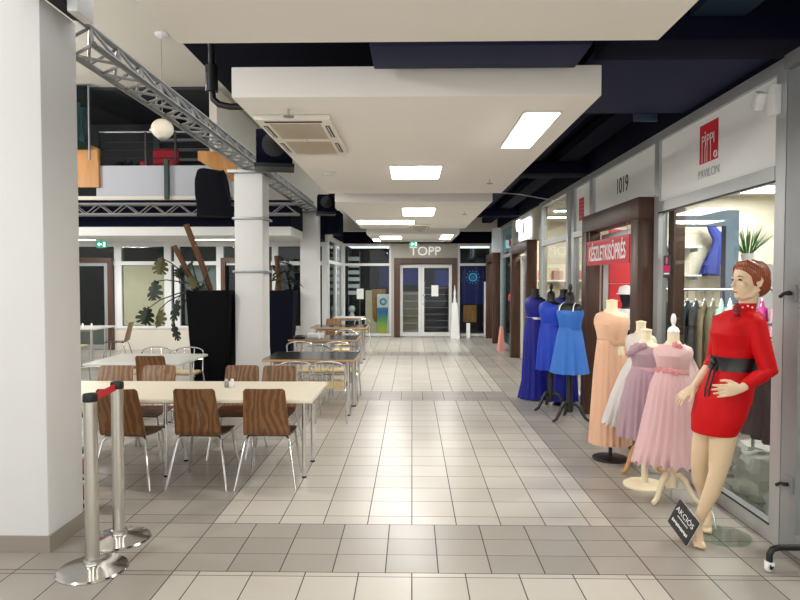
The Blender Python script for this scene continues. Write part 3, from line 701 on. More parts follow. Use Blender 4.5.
# glass door right of the window
t = thing('entrance_door', 'grey aluminium door stile with two black latches at the right edge', 'door', (2.3, 3.3, 0))
MB().box(-.04,.04,.42,.57,.02,2.9).build('stile', M_alud, t); MB().box(-.04,.04,-.6,-.45,.02,2.9).build('stile', M_alud, t)
MB().box(-.04,.04,-.45,.42,.02,.14).build('bottom_rail', M_alud, t); MB().box(-.04,.04,-.45,.42,2.8,2.9).build('top_rail', M_alud, t)
MB().box(-.004,.004,-.45,.42,.14,2.8).build('pane', M_glass, t)
for z in (1.57,.43):
    MB().box(-.055,-.041,.44,.5,z-.05,z+.05).build('latch_plate', M_alud, t); lp = t.children[-1]
    h = MB(); h.tube((-.056,.47,z),(-.085,.47,z),.012); h.path([(-.083,.445,z+.008),(-.086,.49,z+.0),(-.09,.525,z-.02)], .011, 8); h.build('latch', M_black, lp)
struct('trim_5', MB().box(2.24,2.36,2.55,2.69,0,3.0).box(2.24,2.36,2.69,3.88,2.92,3.0), M_alud)
# sticker on glass
t = thing('window_sticker', 'dark sticker with a pink band on the left edge of the boutique window', 'sticker', (2.294, 5.72, 1.77))
MB().box(-.003,.002,-.075,.075,-.1,.1).build('backing', mat('sticker_dark', (54,50,54), .5), t)
MB().box(-.0045,-.0032,-.075,.075,-.045,.01).build('pink_band', mat('pink_print', (214,20,96), .5), t)
MB().ell((-.004,0,.055),.001,.025,.035).build('figure_mark', mat('pink_pale', (222,110,140), .5), t); MB().box(-.0045,-.0032,-.06,.06,-.07,-.055).build('white_line', M_wprint, t)

# portal surrounds
def portal(label, y0, y1, top, x0=2.12, x1=2.29, jw=.2):
    t = thing('wooden_portal', label, 'door surround', ((x0+x1)/2, (y0+y1)/2, 0), 0, 'brown box surrounds of the right-hand shops')
    a, b = (x1-x0)/2, (y1-y0)/2
    MB().box(-a,a,-b,-b+jw,0,top-jw).build('jamb', M_portal, t, bevel=.004); MB().box(-a,a,b-jw,b,0,top-jw).build('jamb', M_portal, t, bevel=.004)
    MB().box(-a,a,-b,b,top-jw,top).build('lintel', M_portal, t, bevel=.004)
portal('big brown wooden door surround with the red clearance sign', 5.97, 7.93, 2.43)
portal('brown wooden door surround beyond the blue gowns', 11.6, 13.55, 2.39, 2.1)
portal('farthest brown door surround beside the end wall', 16.35, 18.05, 2.35, 2.1)
# transom boards over first portal
t = thing('number_board', 'white transom board with black door number above the clearance sign', 'sign', (2.3, 7.0, 2.68))
MB().box(-.005,.02,-.97,.97,-.25,.24).build('board', MATS['sign_white'], t)
text('lettering', '1019', .25, M_black, t, (-.008,-.04,.0), FACE_AISLE, .001, .8)
f = MB().box(X0,X1,5.95,8.05,2.92,3.0).box(X0,X1,7.97,8.1,0,2.92)
f.box(X0,X1,8.88,9.02,0,3.0).box(X0,X1,9.2,9.32,0,3.0).box(X0,X1,11.1,11.25,0,3.0)
f.box(X0,X1,8.1,8.88,2.92,3.0).box(X0,X1,8.1,8.88,2.24,2.32).box(X0,X1,8.1,8.88,0,.1).box(X0,X1,9.32,11.1,2.92,3.0).box(X0,X1,9.32,11.1,2.24,2.32).box(X0,X1,9.32,11.1,0,.1).box(X0,X1,9.02,9.2,2.9,3.0)
w = struct('window_6', f, M_alu)
MB().box(2.297,2.303,8.1,8.88,.1,2.24).build('pane', M_glass, w); MB().box(2.297,2.303,9.32,11.1,.1,2.92).build('pane', M_glass, w); MB().box(2.297,2.303,9.02,9.2,0,2.9).build('pane', M_gdark, w)
t = thing('poster_board', 'white transom board with a small red vertical poster, left of the door number', 'sign', (2.3, 8.49, 2.62))
MB().box(-.005,.02,-.39,.39,-.3,.3).build('board', MATS['sign_white'], t); MB().box(-.008,-.0055,-.0,.24,-.16,.14).build('poster', M_red, t)
b = MB()
for k in range(5): b.box(-.0095,-.0085,.03,.21-.03*(k%2),.09-.05*k-.006,.09-.05*k+.006)
b.build('print_lines', mat('pink_lines', (226,130,140), .5), t)
# clearance sign
t = thing('clearance_sign', 'red sign with white capital letters hung across the brown doorway', 'sign', (2.14, 7.0, 1.965), .01)
MB().box(-.006,.006,-.73,.73,-.145,.14).build('panel', M_red, t)
MB().box(-.0075,-.0065,-.73,.73,.115,.14).build('edge_band', mat('pink_edge', (220,70,90), .5), t)
text('lettering', 'KÉSZLETKISÖPRÉS', .235, M_wprint, t, (-.0085,0,-.02), FACE_AISLE, .001, .665, bold=.004)
for s in (-1,1): MB().tube((0,s*.65,.14),(0,s*.65,.27),.004,n=6).build('hanging_wire', M_alud, t)
# doorway of first portal
t = thing('door_frame', 'open grey aluminium door frame inside the brown doorway with the red banner', 'door', (2.36, 7.0, 0))
for y in (-.8,.72): MB().box(-.03,.03,y,y+.08,.02,2.2).build('stile', M_alu, t)
MB().box(-.03,.03,-.72,.72,2.12,2.2).build('top_rail', M_alu, t)
t = thing('red_banner', 'tall red banner hanging inside the brown doorway', 'banner', (2.8, 8.3, 0), -1.1)
MB().box(-.01,.01,-.3,.3,.9,1.6).build('lower_sheet', M_red, t); MB().box(-.01,.01,-.3,.3,1.605,2.3).build('upper_sheet', M_red, t)
MB().tube((0,-.33,2.31),(0,.33,2.31),.012).build('rod', M_alu, t); MB().tube((0,.25,2.31),(0,.25,2.8),.004,n=6).build('cord', M_alud, t); MB().tube((0,-.25,2.31),(0,-.25,2.8),.004,n=6).build('cord', M_alud, t)
# lit sign over portal 2
t = thing('lit_sign', 'glowing white sign with a small animal-like mark over the far brown doorway', 'sign', (2.25, 12.9, 2.62))
MB().box(-.02,.019,-.75,.35,-.16,.24).build('panel', mat('lit_white', (225,238,255), .5, emit=1.6), t)
MB().prism([(.45,.12),(.45,.3),(.52,.24),(.62,.24),(.7,.3),(.7,.14),(.6,.06)],'x',-.02,.019).build('mark', mat('lit_white2', (235,245,255), .5, emit=3.), t)
MB().prism([(-.3,-.1),(-.24,.2),(-.18,.2),(-.1,-.1),(-.16,-.1),(-.2,.06),(-.25,-.1)],'x',-.024,-.0205).build('letter_shape', M_grey, t)
t = thing('shop_door', 'white-framed glass door inside the far brown doorway', 'door', (2.33, 12.6, 0), 0)
for y in (-.72,.64): MB().box(-.03,.03,y,y+.08,.02,2.15).build('stile', M_wframe, t)
MB().box(-.03,.03,-.64,.64,2.07,2.15).build('top_rail', M_wframe, t); MB().box(-.03,.03,-.64,.64,.02,.12).build('bottom_rail', M_wframe, t); MB().box(-.004,.004,-.64,.64,.12,2.07).build('pane', M_gdark, t)
MB().box(-.06,-.031,-.7,-.66,.95,1.35).build('handle', M_wprint, t)
f = MB().box(X0,X1,14.25,14.4,0,3.0).box(X0,X1,16.05,16.2,0,3.0).box(X0,X1,14.4,16.05,2.2,2.28).box(X0,X1,14.4,16.05,2.92,3.0).box(X0,X1,14.4,16.05,0,.1)
w = struct('window_7', f, M_alu); MB().box(2.297,2.303,14.4,16.05,.1,2.92).build('pane', glass_mat('blue_glass', (190,222,230)), w)
for k, z in enumerate((2.5,1.25)):
    tag(MB().ell((2.24,14.5,z),.03,.09,.09).build('red_disc', M_red, None), ('upper','lower')[k]+' round red disc on the window past the far brown doorway', 'disc')
tag(MB().hexa([(2.02,14.6,0),(2.16,14.6,0),(2.16,15.0,0),(2.02,15.0,0)],[(2.08,14.65,.55),(2.12,14.65,.55),(2.12,14.95,.55),(2.08,14.95,.55)]).build('pink_sandwich_board', mat('salmon_board', (226,150,136), .6), None), 'small salmon sandwich board on the floor past the far brown doorway', 'sandwich board')
tag(MB().box(2.05,2.26,16.1,16.3,2.36,2.98).build('box_sign', M_wprint, None), 'white upright box sign above the farthest brown doorway', 'sign')
b = MB()
for k in range(14): b.ell((2.2,16.9,.35+.14*k),.012,.025,.02,n=6,m=4)
tag(b.build('light_string', mat('tiny_bulbs', (235,240,255), .5, emit=3.), None), 'vertical string of tiny white bulbs beside the farthest brown doorway', 'light string')

# ------------------------------------------------------------------ boutique interior
t = thing('partition_frame', 'blue-grey metal doorway frame standing inside the boutique', 'frame', (3.0, 6.55, 0))
pg = mat('blue_grey_metal', (98,114,130), .6, var=.05)
MB().box(-.34,-.24,-.05,.05,0,2.2).build('post', pg, t); MB().box(.2,.33,-.05,.05,0,2.2).build('post', pg, t); MB().box(-.34,.33,-.05,.05,2.2,2.36).build('head', pg, t)
def garment(label, x, y, z1, w, L, m, rot, sleeve=True, grp='clothes on the boutique rail'):
    t = thing('garment', label, 'garment', (x,y,z1), rot, grp)
    d = .024; rings = []
    for i in range(9):
        u = i/8; z = -.02 - L*u
        hw = w*(.25 + .75*min(1,u*5)) * (1+.12*u); ring = []
        for k in range(28):
            a = 2*PI*k/28; rp = 1+.10*math.sin(5*a+x*9+u*2)*min(1,u*1.6)
            ring.append((hw*math.cos(a)*rp, d*(.6+.8*u)*math.sin(a)*rp, z + .015*math.sin(4*a+x*20)*u))
        rings.append(ring)
    MB().loft(rings).build('body', m, t)
    if sleeve:
        for s in (-1,1): MB().path([(s*w*.75,0,-.1),(s*w*1.05,0,-.22),(s*w*1.12,0,-.5),(s*w*1.1,0,-.62)], [.03,.03,.028,.026], 10).build('sleeve', m, t)
    MB().path([(-w*.6,0,-.07),(0,0,.0),(w*.6,0,-.07)], .006, 6).build('hanger', M_wprint, t)
    MB().path([(0,0,0),(0,0,.05),(.02,0,.07),(0,0,.085)], .003, 6).build('hook', M_chrome, t)
t = thing('clothes_rail', 'chrome clothes rail with hangers inside the boutique window', 'clothes rail', (3.0, 6.0, 0))
MB().tube((-.62,0,1.56),(.95,0,1.56),.014).build('rail', M_chrome, t)
for x in (-.6,.93): MB().tube((x,0,0),(x,0,1.56),.014).build('post', M_chrome, t); MB().box(x-.015,x+.015,-.25,.25,0.001,.03).build('foot', M_chrome, t)
cm = lambda n, c: mat('cloth_'+n, c, .85, var=.25, scale=18, bump=.3)
for x, m, L, lb in ((2.52,cm('black',(14,16,20)),.8,'black jacket at the left end of the boutique rail'),(2.60,cm('bottle',(16,44,50)),.55,'dark teal top second from the left on the boutique rail'),(2.68,cm('ink',(20,22,28)),.6,'ink black top third on the boutique rail'),
        (2.76,cm('khaki',(118,104,78)),.85,'khaki satin coat on the boutique rail'),(2.84,cm('olive',(96,92,70)),.9,'olive patterned dress on the boutique rail'),(2.92,cm('mint',(176,210,196)),.85,'mint green garment on the boutique rail'),
        (3.0,cm('ice',(214,222,222)),.9,'icy white garment on the boutique rail'),(3.1,cm('salmon',(202,126,104)),.7,'salmon garment on the boutique rail'),(3.2,cm('chalk',(226,218,214)),.7,'chalk white garment on the boutique rail'),
        (3.3,cm('magenta',(196,60,140)),.5,'magenta garment on the boutique rail'),(3.42,cm('rose',(206,150,170)),.6,'rose garment on the boutique rail'),(3.6,cm('grey',(110,110,112)),.6,'grey garment near the right end of the boutique rail')):
    garment(lb, x, 6.0, 1.475, .2, L, m, .95)
t = thing('clothes_rail', 'dark clothes rail parallel to the boutique window behind the red-dressed mannequin', 'clothes rail', (2.85, 4.75, 0))
MB().tube((0,-.7,1.3),(0,.55,1.3),.014).build('rail', M_alud, t)
for y in (-.68,.53): MB().tube((0,y,0),(0,y,1.3),.014).build('post', M_alud, t); MB().box(-.25,.25,y-.015,y+.015,0.001,.03).build('foot', M_alud, t)
for k in range(7):
    garment(('dark brown','black brown','charcoal','deep plum','espresso','black','umber')[k]+' long garment behind the legs of the red-dressed mannequin', 2.85, 4.15+.16*k, 1.215, .2, .78, cm(('dbrown','bbrown','char','plum','espr','blk2','umber')[k], ((44,32,30),(30,24,24),(40,38,40),(46,30,36),(36,26,22),(18,16,18),(54,40,34))[k]), .15, False, 'dark clothes on the second rail')
# plastic wrapped bales
for k,(x,y,w,h,lb) in enumerate(((2.62,4.3,.3,.24,'crumpled pale plastic bag on the boutique floor nearest the window'),(2.7,4.85,.34,.3,'crumpled pale plastic bag on the boutique floor, middle of three'),(2.95,5.35,.36,.26,'crumpled pale plastic bag on the boutique floor, farthest of three'))):
    b = MB(); rings = []
    for i in range(8):
        t_ = i/7; ring = []
        for j in range(22):
            a = 2*PI*j/22; q = (abs(math.cos(a))**4+abs(math.sin(a))**4)**(-.25)*(1-.25*t_**3)*(1+.08*math.sin(3*a+i*1.7+k)+.05*math.sin(7*a-i))
            ring.append((w/2*q*math.cos(a), w*.6*q*math.sin(a), h*t_+.015*math.sin(5*a+i)))
        if i == 0: ring = [(p[0],p[1],0.002) for p in ring]
        rings.append(ring)
    b.loft(rings); tag(b.build('plastic_bag', mat('plastic_film', (196,196,186), .25, var=.2, scale=7, bump=.4), None, (x,y,0), sharp=25), lb, 'bag', 'plastic bags on the boutique floor')
# shelves on back wall and hung dress
t = thing('cabinet', 'tall white cabinet inside the boutique under the grassy plant', 'cabinet', (4.0, 7.6, 0))
MB().box(-.22,.22,-.22,.22,.06,1.84).build('body', M_shopwall, t, bevel=.005); MB().box(-.2,.2,-.2,.2,0,.06).build('plinth', M_alud, t)
MB().box(-.215,-.005,-.235,-.221,.08,1.82).build('door', M_wframe, t); MB().box(.005,.215,-.235,-.221,.08,1.82).build('door', M_wframe, t)
potted('grassy green plant in a white pot on the boutique cabinet', 3.95, 7.5, 1.841, M_wprint, mat('grass_green', (78,124,56), .6, var=.3), 90, .4, .005, .12, .08, .12)
def hang_shelf(label, x0, x1, y, z):
    t = thing('wall_shelf', label, 'shelf', ((x0+x1)/2, y, z), 0, 'glass shelves on the boutique back wall')
    MB().box(-(x1-x0)/2,(x1-x0)/2,-.25,.0,0,.02).build('board', M_wprint, t)
    for s in (-1,1): MB().box(s*(x1-x0)*.4-.01,s*(x1-x0)*.4+.01,-.2,.0,-.05,-.001).build('bracket', M_alud, t)
t = thing('garment', 'royal blue one-shouldered dress hanging on the boutique back wall', 'garment', (4.1, 8.56, 2.42), .25)
rings = []
for u, z, cx, rx in ((0,0,-.13,.03),(.1,-.06,-.09,.07),(.2,-.14,-.03,.1),(.35,-.22,.01,.085),(.45,-.28,.01,.085),(.6,-.4,.0,.13),(.8,-.54,-.02,.19),(1,-.70,-.02,.25)):
    rings.append([(cx+rx*math.cos(2*PI*k/48)*(1+.05*u*math.sin(11*2*PI*k/48)), .055*(.5+u)*math.sin(2*PI*k/48)*(1+.3*u*math.sin(9*2*PI*k/48)), z+.02*math.sin(2*PI*k/48*2)*u) for k in range(48)])
MB().loft(rings).build('gown', mat('royal_cloth', (24,40,124), .7, var=.2), t)
MB().path([(-.14,0,.0),(-.05,.02,.06),(.04,0,-.08)], .006, 6).build('hanger', M_wprint, t); MB().tube((-.05,.02,.06),(-.05,.13,.1),.005,n=6).build('hook', M_chrome, t)
for k,(z,lb) in enumerate(((2.08,'top'),(1.7,'middle'),(1.35,'lowest'))): hang_shelf(lb+' white shelf on the boutique back wall left of the blue dress', 3.4, 3.85, 8.699, z)
t = thing('display_rail', 'black horizontal rail with bags on the boutique wall behind the mannequin head', 'rail', (4.9, 8.0, 1.72))
MB().tube((-.45,0,0),(.68,0,0),.018).build('bar', M_black, t)
for z in (-.38,-.75): MB().box(-.45,.68,-.2,.2,z,z+.025).build('shelf', M_wprint, t)
for x in (-.4,.6): MB().box(x-.02,x+.02,-.02,.02,-1.72,.03).build('post', M_alud, t)
hb = [('black handbag on the upper boutique shelf',(16,16,18),4.75,-.355),('rose handbag on the upper boutique shelf',(176,110,110),4.95,-.355),('dark bag at the right of the upper boutique shelf',(30,30,32),5.15,-.355),('black bag on the lower boutique shelf',(14,14,16),4.85,-.725),('grey bag on the lower boutique shelf',(150,150,156),5.08,-.725)]
for lb, c, x, dz in hb:
    t = thing('handbag', lb, 'handbag', (x, 7.98, 1.72+dz+.001), .1, 'handbags on the boutique shelves')
    m = mat('bag_'+str(c[0])+str(c[1])+str(x), c, .5)
    MB().hexa([(-.085,-.06,0),(.085,-.06,0),(.085,.06,0),(-.085,.06,0)],[(-.065,-.03,.15),(.065,-.03,.15),(.065,.03,.15),(-.065,.03,.15)]).build('body', m, t, bevel=.012)
    MB().path([(-.045,0,.145),(-.04,0,.21),(0,0,.24),(.04,0,.21),(.045,0,.145)], .006, 6).build('handle', m, t)
# second shop shelf
t = thing('store_shelf', 'pale shelving unit with pinkish goods inside the second shop', 'shelf', (3.5, 13.9, 0))
MB().box(-.9,.9,.1,.15,0,1.9).build('back_panel', M_kraft, t)
for z in (.3,.75,1.2,1.62): MB().box(-.9,.9,-.18,.1,z,z+.03).build('shelf', M_wprint, t)
for s in (-1,1): MB().box(s*.91-.015,s*.91+.015,-.18,.15,0,1.9).build('side_panel', M_wprint, t)
for k in range(8):
    c = ((196,120,110),(222,210,200),(180,140,120),(120,110,110))[k%4]
    tag(MB().box(-.1,.1,-.12,.08,0,.2).build('goods_box', mat('goods%d' % (k%4), c, .6), None, (2.78+.2*k, 13.88, 1.231 if k%2 else 1.651)),
        ('salmon','cream','tan','grey')[k%4]+' goods box on the second shop shelf, '+('leftmost','second','third','fourth','fifth','sixth','seventh','rightmost')[k]+' of the row', 'box', 'goods boxes in the second shop')

# ------------------------------------------------------------------ tables
def table(label, x0, x1, y0, y1, top, m_top, m_edge, legs, r=.025, name='cafe_table'):
    cx, cy = (x0+x1)/2, (y0+y1)/2
    t = thing(name, label, 'table', (cx, cy, 0)); a, b = (x1-x0)/2, (y1-y0)/2
    MB().box(-a, a, -b, b, top-.028, top-.003).build('edge', m_edge, t, bevel=.003)
    MB().box(-a+.008, a-.008, -b+.008, b-.008, top-.0029, top).build('tabletop', m_top, t)
    for x, y in legs:
        g = MB(); g.tube((x-cx, y-cy, .0), (x-cx, y-cy, top-.03), r, n=16); lg = g.build('leg', M_chrome, t)
        MB().lathe([(r*1.1,0.0005),(r*1.12,.015)], 14, (x-cx,y-cy,0)).build('foot_cap', M_black, lg)
    xs = sorted({x for x,_ in legs}); ys = sorted({y for _,y in legs})
    if len(xs) > 1:
        for y in ys: MB().box(xs[0]-cx+r, xs[-1]-cx-r, y-cy-.012, y-cy+.012, top-.075, top-.0285).build('apron', M_alud, t)
    return t
table('long cream-topped cafe table nearest the camera, beside the two barrier posts', -3.3, -.79, 4.95, 5.86, .70, M_cream_top, M_cream_top, ((-.9,5.2),(-.9,5.66),(-2.06,5.2),(-2.06,5.66),(-3.15,5.2),(-3.15,5.66)), .018)
table('square pale grey cafe table in front of the big black planter', -3.75, -2.63, 7.06, 8.05, .70, M_grey_top, M_grey_top, ((-2.8,7.2),(-2.8,7.9),(-3.6,7.2),(-3.6,7.9)), .02)
table('black-topped table with a beech edge right of the nearest tiled walkway chairs', -1.8, -.68, 7.48, 8.31, .70, M_btop, M_edge, ((-.78,7.62),(-.76,8.18),(-1.7,7.62),(-1.7,8.18)), .03)
table('second black-topped beech-edged table, with the white holder on it', -1.98, -.88, 10.0, 10.8, .70, M_btop, M_edge, ((-.98,10.12),(-.98,10.68),(-1.88,10.12),(-1.88,10.68)), .03)
table('third beech-edged table in the row, beneath the farthest column', -2.0, -.9, 12.3, 13.1, .72, M_btop, M_edge, ((-1.0,12.42),(-1.0,12.98),(-1.9,12.42),(-1.9,12.98)), .03)
table('small pale table standing before the left end window', -1.95, -1.2, 15.4, 16.1, .72, M_grey_top, M_edge, ((-1.3,15.5),(-1.3,16.0),(-1.85,15.5),(-1.85,16.0)), .025)
table('far left pale table with small bottles on it, seen past the near column', -7.2, -6.05, 11.9, 12.75, .72, M_grey_top, M_grey_top, ((-6.2,12.05),(-6.2,12.6),(-7.05,12.05),(-7.05,12.6)), .025)

# ------------------------------------------------------------------ wooden chairs
def shell_rows(path, wfun, cols=9):
    rows = []
    for i,(y,z) in enumerate(path):
        w = wfun(i/(len(path)-1)); row = []
        for j in range(cols):
            u = -1+2*j/(cols-1); row.append((u*w/2, y - .012*(1-u*u), z))
        rows.append(row)
    return rows
def wood_chair(label, m_back, loc, rz, group):
    t = thing('wooden_chair', label, 'chair', loc, rz, group)
    t.scale = (1,1,.945)
    # backrest: from the bend up to the rounded top
    P = [(-.175,.452),(-.195,.468),(-.205,.50)]
    for k in range(1,21): P.append((-.205-.085*(k/20)**1.15, .50+.355*k/20))
    def wf(u): return .365 - .045*u - (.032*((u-.95)/.05)**2 if u > .95 else 0)
    MB().sheet(shell_rows(P, wf), .012).build('backrest', m_back, t, sharp=50)
    S = [(-.175,.452)] + [(-.175+.38*k/8, .452-.012*math.sin(PI*k/8)-(.02*max(0,(k-6)/2)**2)) for k in range(1,9)]
    rows = [[(x, y, z) for x, y, z in r] for r in shell_rows(S, lambda u: .365+.02*math.sin(PI*u)-(.04*max(0,(u-.85)/.15)**2))]
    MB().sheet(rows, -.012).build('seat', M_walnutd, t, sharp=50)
    for sx in (-1,1):
        MB().path([(sx*.13,-.13,.43),(sx*.155,-.16,.425),(sx*.175,-.185,.39),(sx*.24,-.27,0.001)], .0105, 10).build('leg', M_chrome, t)
        MB().path([(sx*.13,.12,.425),(sx*.155,.14,.42),(sx*.17,.155,.39),(sx*.215,.2,0.001)], .0105, 10).build('leg', M_chrome, t)
    MB().path([(-.15,-.155,.426),(0,-.16,.432),(.15,-.155,.426)], .010, 8).path([(-.15,.135,.421),(0,.135,.422),(.15,.135,.421)], .010, 8).build('underframe', M_chrome, t)
    return t
G1 = 'walnut chairs at the long cream table'
c0 = wood_chair('walnut plywood chair with its back to the camera, middle of the long table', M_walnut, (-1.69, 5.12, 0), 0, G1)
dup(c0, (-1.155,5.13,0), .03, 'walnut chair, back to the camera, at the right end of the long table', G1)
dup(c0, (-2.28,5.10,0), -.02, 'walnut plywood chair right behind the two barrier posts', G1)
c1 = wood_chair('pale walnut chair facing the camera at the right end of the long table', M_walnutl, (-1.30, 5.86, 0), PI, G1)
dup(c1, (-1.665,5.88,0), PI+.03, 'walnut chair facing the camera behind the salt shakers', G1)
dup(c1, (-2.50,5.86,0), PI-.03, 'pale walnut chair facing the camera, in front of the square grey table chair', G1)
dup(c1, (-2.905,5.85,0), PI+.04, 'walnut chair facing the camera at the left end of the long table, beside the column', G1)
dup(c0, (-2.92,7.22,0), .02, 'walnut chair with its back to the camera at the square grey table', 'walnut chairs at other tables')
dup(c0, (-5.93,12.5,0), PI/2+.15, 'walnut chair seen from the side at the far left table with bottles', 'walnut chairs at other tables')
dup(c1, (-1.7,13.35,0), PI, 'walnut chair whose back shows above the third beech-edged table', 'walnut chairs at other tables')

# ------------------------------------------------------------------ wire chairs
def wire_chair(label, loc, rz, group):
    t = thing('chrome_chair', label, 'chair', loc, rz, group); t.scale = (1,1,.93)
    MB().rbox(-.19,.19,-.19,.2,.425,.45,.05).build('seat', M_seat, t)
    arc = [(-.2,-.2,.42),(-.2,-.235,.66)]
    for k in range(9):
        a = PI - PI*k/8; arc.append((.2*math.cos(a), -.25-.02*math.sin(a), .70+.075*math.sin(a)))
    arc += [(.2,-.235,.66),(.2,-.2,.42)]
    MB().path(arc, .0105, 8).build('back_hoop', M_chrome, t)
    for sx in (-1,1): MB().tube((sx*.07,-.21,.43),(sx*.07,-.262,.762),.008,n=8).build('back_bar', M_chrome, t)
    MB().tube((-.198,-.232,.60),(.198,-.232,.60),.008,n=8).build('crossbar', M_chrome, t)
    for sx in (-1,1):
        MB().path([(sx*.2,-.2,.424),(sx*.205,-.22,.36),(sx*.225,-.27,0.001)], .0105, 8).build('leg', M_chrome, t)
        MB().path([(sx*.2,-.2,.415),(sx*.2,.1,.414),(sx*.2,.175,.39),(sx*.215,.21,0.001)], .0105, 8).build('leg', M_chrome, t)
    return t
G2 = 'chrome wire-backed chairs with cream seats'
w0 = wire_chair('chrome wire-backed chair before the first black-topped table, left of two', (-1.33, 7.42, 0), 0, G2)
for x, y, r, lb in ((-.98,7.42,.04,'chrome wire-backed chair before the first black-topped table, right of two'),
        (-1.35,8.62,PI,'chrome wire-backed chair behind the first black-topped table, left of two'),(-.95,8.64,PI,'chrome wire-backed chair behind the first black-topped table, right of two'),
        (-1.7,9.75,0,'chrome wire-backed chair before the second black-topped table, left of two'),(-1.15,9.74,.08,'chrome wire-backed chair before the second black-topped table, right of two'),
        (-1.2,11.2,PI,'chrome wire-backed chair behind the second black-topped table'),
        (-1.25,12.1,0,'chrome wire-backed chair at the near side of the third beech-edged table'),
        (-1.3,15.2,.5,'chrome wire-backed chair at the small pale table before the left end window'),
        (-3.08,8.38,PI,'chrome wire-backed chair behind the square grey table, nearer the planter'),(-3.55,8.4,PI,'chrome wire-backed chair behind the square grey table, farther from the planter'),
        (-3.42,6.98,.0,'chrome wire-backed chair at the near left of the square grey table'),
        (-6.4,11.75,0,'chrome wire-backed chair in front of the far left table')):
    dup(w0, (x,y,0), r, lb, G2)

# table-top items
def shaker(label, x, y, z, glassy):
    t = thing('shaker', label, 'shaker', (x,y,z), 0, 'shakers and small bottles on the tables')
    MB().lathe([(.019,0),(.021,.01),(.018,.05),(.014,.055)], 14).build('body', M_alud if glassy else M_wprint, t)
    MB().lathe([(.015,.055),(.016,.06),(.013,.075),(.004,.08)], 14).build('cap', M_chrome if glassy else M_wprint, t)
shaker('glass shaker with a steel cap on the long cream table', -1.64, 5.52, .701, True)
shaker('white shaker beside the glass one on the long cream table', -1.585, 5.5, .701, False)
shaker('small bottle at the left on the far left table', -6.45, 12.2, .721, False)
shaker('small bottle at the right on the far left table', -6.3, 12.25, .721, False)
shaker('small white bottle on the second black-topped table, in front of the white holder', -1.5, 10.12, .701, False)
tag(MB().box(-.13,.13,-.05,.05,0,.004).box(-.13,.13,.035,.05,.004,.07).box(-.13,.13,-.05,-.035,.004,.055).build('napkin_holder', M_wprint, None, (-1.6,10.4,.701)), 'white napkin holder on the second black-topped table', 'napkin holder')
tag(MB().lathe([(.1,0),(.1,.02),(.07,.04),(.02,.045)],18).build('dark_dish', M_black, None, (-1.85,10.3,.701)), 'flat dark dish at the left end of the second black-topped table', 'dish')

# ------------------------------------------------------------------ planters
def planter(label, x, y, h, w, m):
    t = thing('planter', label, 'planter', (x,y,0)); rings = []
    def sq(a, z, r=.03):
        out = []
        for cx, cy, a0 in ((a-r,a-r,0),(-a+r,a-r,PI/2),(-a+r,-a+r,PI),(a-r,-a+r,1.5*PI)):
            for k in range(5): out.append((cx+r*math.cos(a0+k*PI/8), cy+r*math.sin(a0+k*PI/8), z))
        return out
    a = w/2
    MB().loft([sq(a*.68,0),sq(a*.9,h*.55),sq(a,h-.03),sq(a,h),sq(a*.88,h),sq(a*.86,h-.1)]).build('shell', m, t)
    MB().loft([sq(a*.86,h-.098),sq(a*.86,h-.095)]).build('soil', mat('soil', (46,34,26), .95, var=.4, bump=.6, scale=30), t)
    return t
planter('big black tapered planter holding the monstera and two coir poles', -2.83, 8.95, 1.5, .61, mat('planter_black', (4,5,9), .75, var=.1, spec=.12))
planter('small navy-black planter between the second and third columns', -2.85, 13.75, 1.42, .62, mat('planter_navy', (5,8,24), .75, var=.1, spec=.12))
coir = mat('coir_brown', (92,64,40), .95, var=.4, bump=.8, scale=50)
t = thing('monstera_plant', 'leggy monstera with drooping split leaves and two leaning coir poles in the big planter', 'plant', (-2.83, 8.95, 1.41))
MB().path([(-.02,0,0),(-.17,0,.47),(-.39,0,1.03)], .042, 12).build('moss_pole', coir, t)
MB().path([(-.2,-.05,0),(-.34,-.1,.36),(-.52,-.12,.72)], .036, 12).build('moss_pole', coir, t)
stem = mat('stem_dark', (44,46,30), .6)
def split_leaf(c, M, L, W, m, name='leaf'):
    # heart outline with slits cut in from the rim
    pts = []; n = 44
    for i in range(n):
        a = 2*PI*i/n; r = 1 - .35*abs(math.cos(a/2))**8
        x = math.sin(a)*W*r*(.8+.2*math.cos(a)) ; y = -math.cos(a)*L*.55*r
        k = abs(math.sin(a))
        if k > .25 and i % 4 == 0: x *= .42; y = y*.75 + L*.04
        pts.append((x, y))
    vs = [M @ Vector((x, y, -.35*abs(x)-.25*max(0,y)**2/L)) + Vector(c) for x, y in pts]
    ctr = [M @ Vector((0, -L*.5+L*u, -.0)) + Vector(c) for u in (.25,.5,.75)]
    nn = (M @ Vector((0,0,1)))*.003
    b = MB(); N = len(vs); V = vs + [ctr[1]] + [v+nn for v in vs] + [ctr[1]+nn]; F = []
    for i in range(N):
        j = (i+1)%N; F += [(i,N,j),(N+1+i,N+1+j,2*N+1),(i,j,N+1+j,N+1+i)]
    b.add(V, F); b.build(name, m, t, sharp=60)
R = lambda x,y,z: Euler((x,y,z)).to_matrix()
tips = [((-.72,-.12,.42),R(1.25,.1,.3),.3,.14,M_leafy),((-.79,-.2,.07),R(1.3,-.15,-.2),.34,.16,M_leaf),((-.88,-.25,-.28),R(1.3,.3,.5),.3,.16,M_leaf),((-.70,-.25,-.31),R(1.25,-.35,-.4),.3,.15,M_leafy),
        ((-.43,-.2,.33),R(1.1,.4,.6),.2,.1,M_leaf),((-.2,-.3,.2),R(1.2,-.4,.2),.24,.09,M_leafy),((-.30,-.2,.44),R(.9,.2,-.7),.18,.08,M_leaf),((-.42,-.38,-.2),R(1.5,.2,.1),.36,.08,M_leaf),((-.44,-.3,-.5),R(1.5,-.3,.3),.3,.07,M_leaf),((-.12,-.2,.1),R(1.2,.3,-.3),.2,.09,M_leaf)]
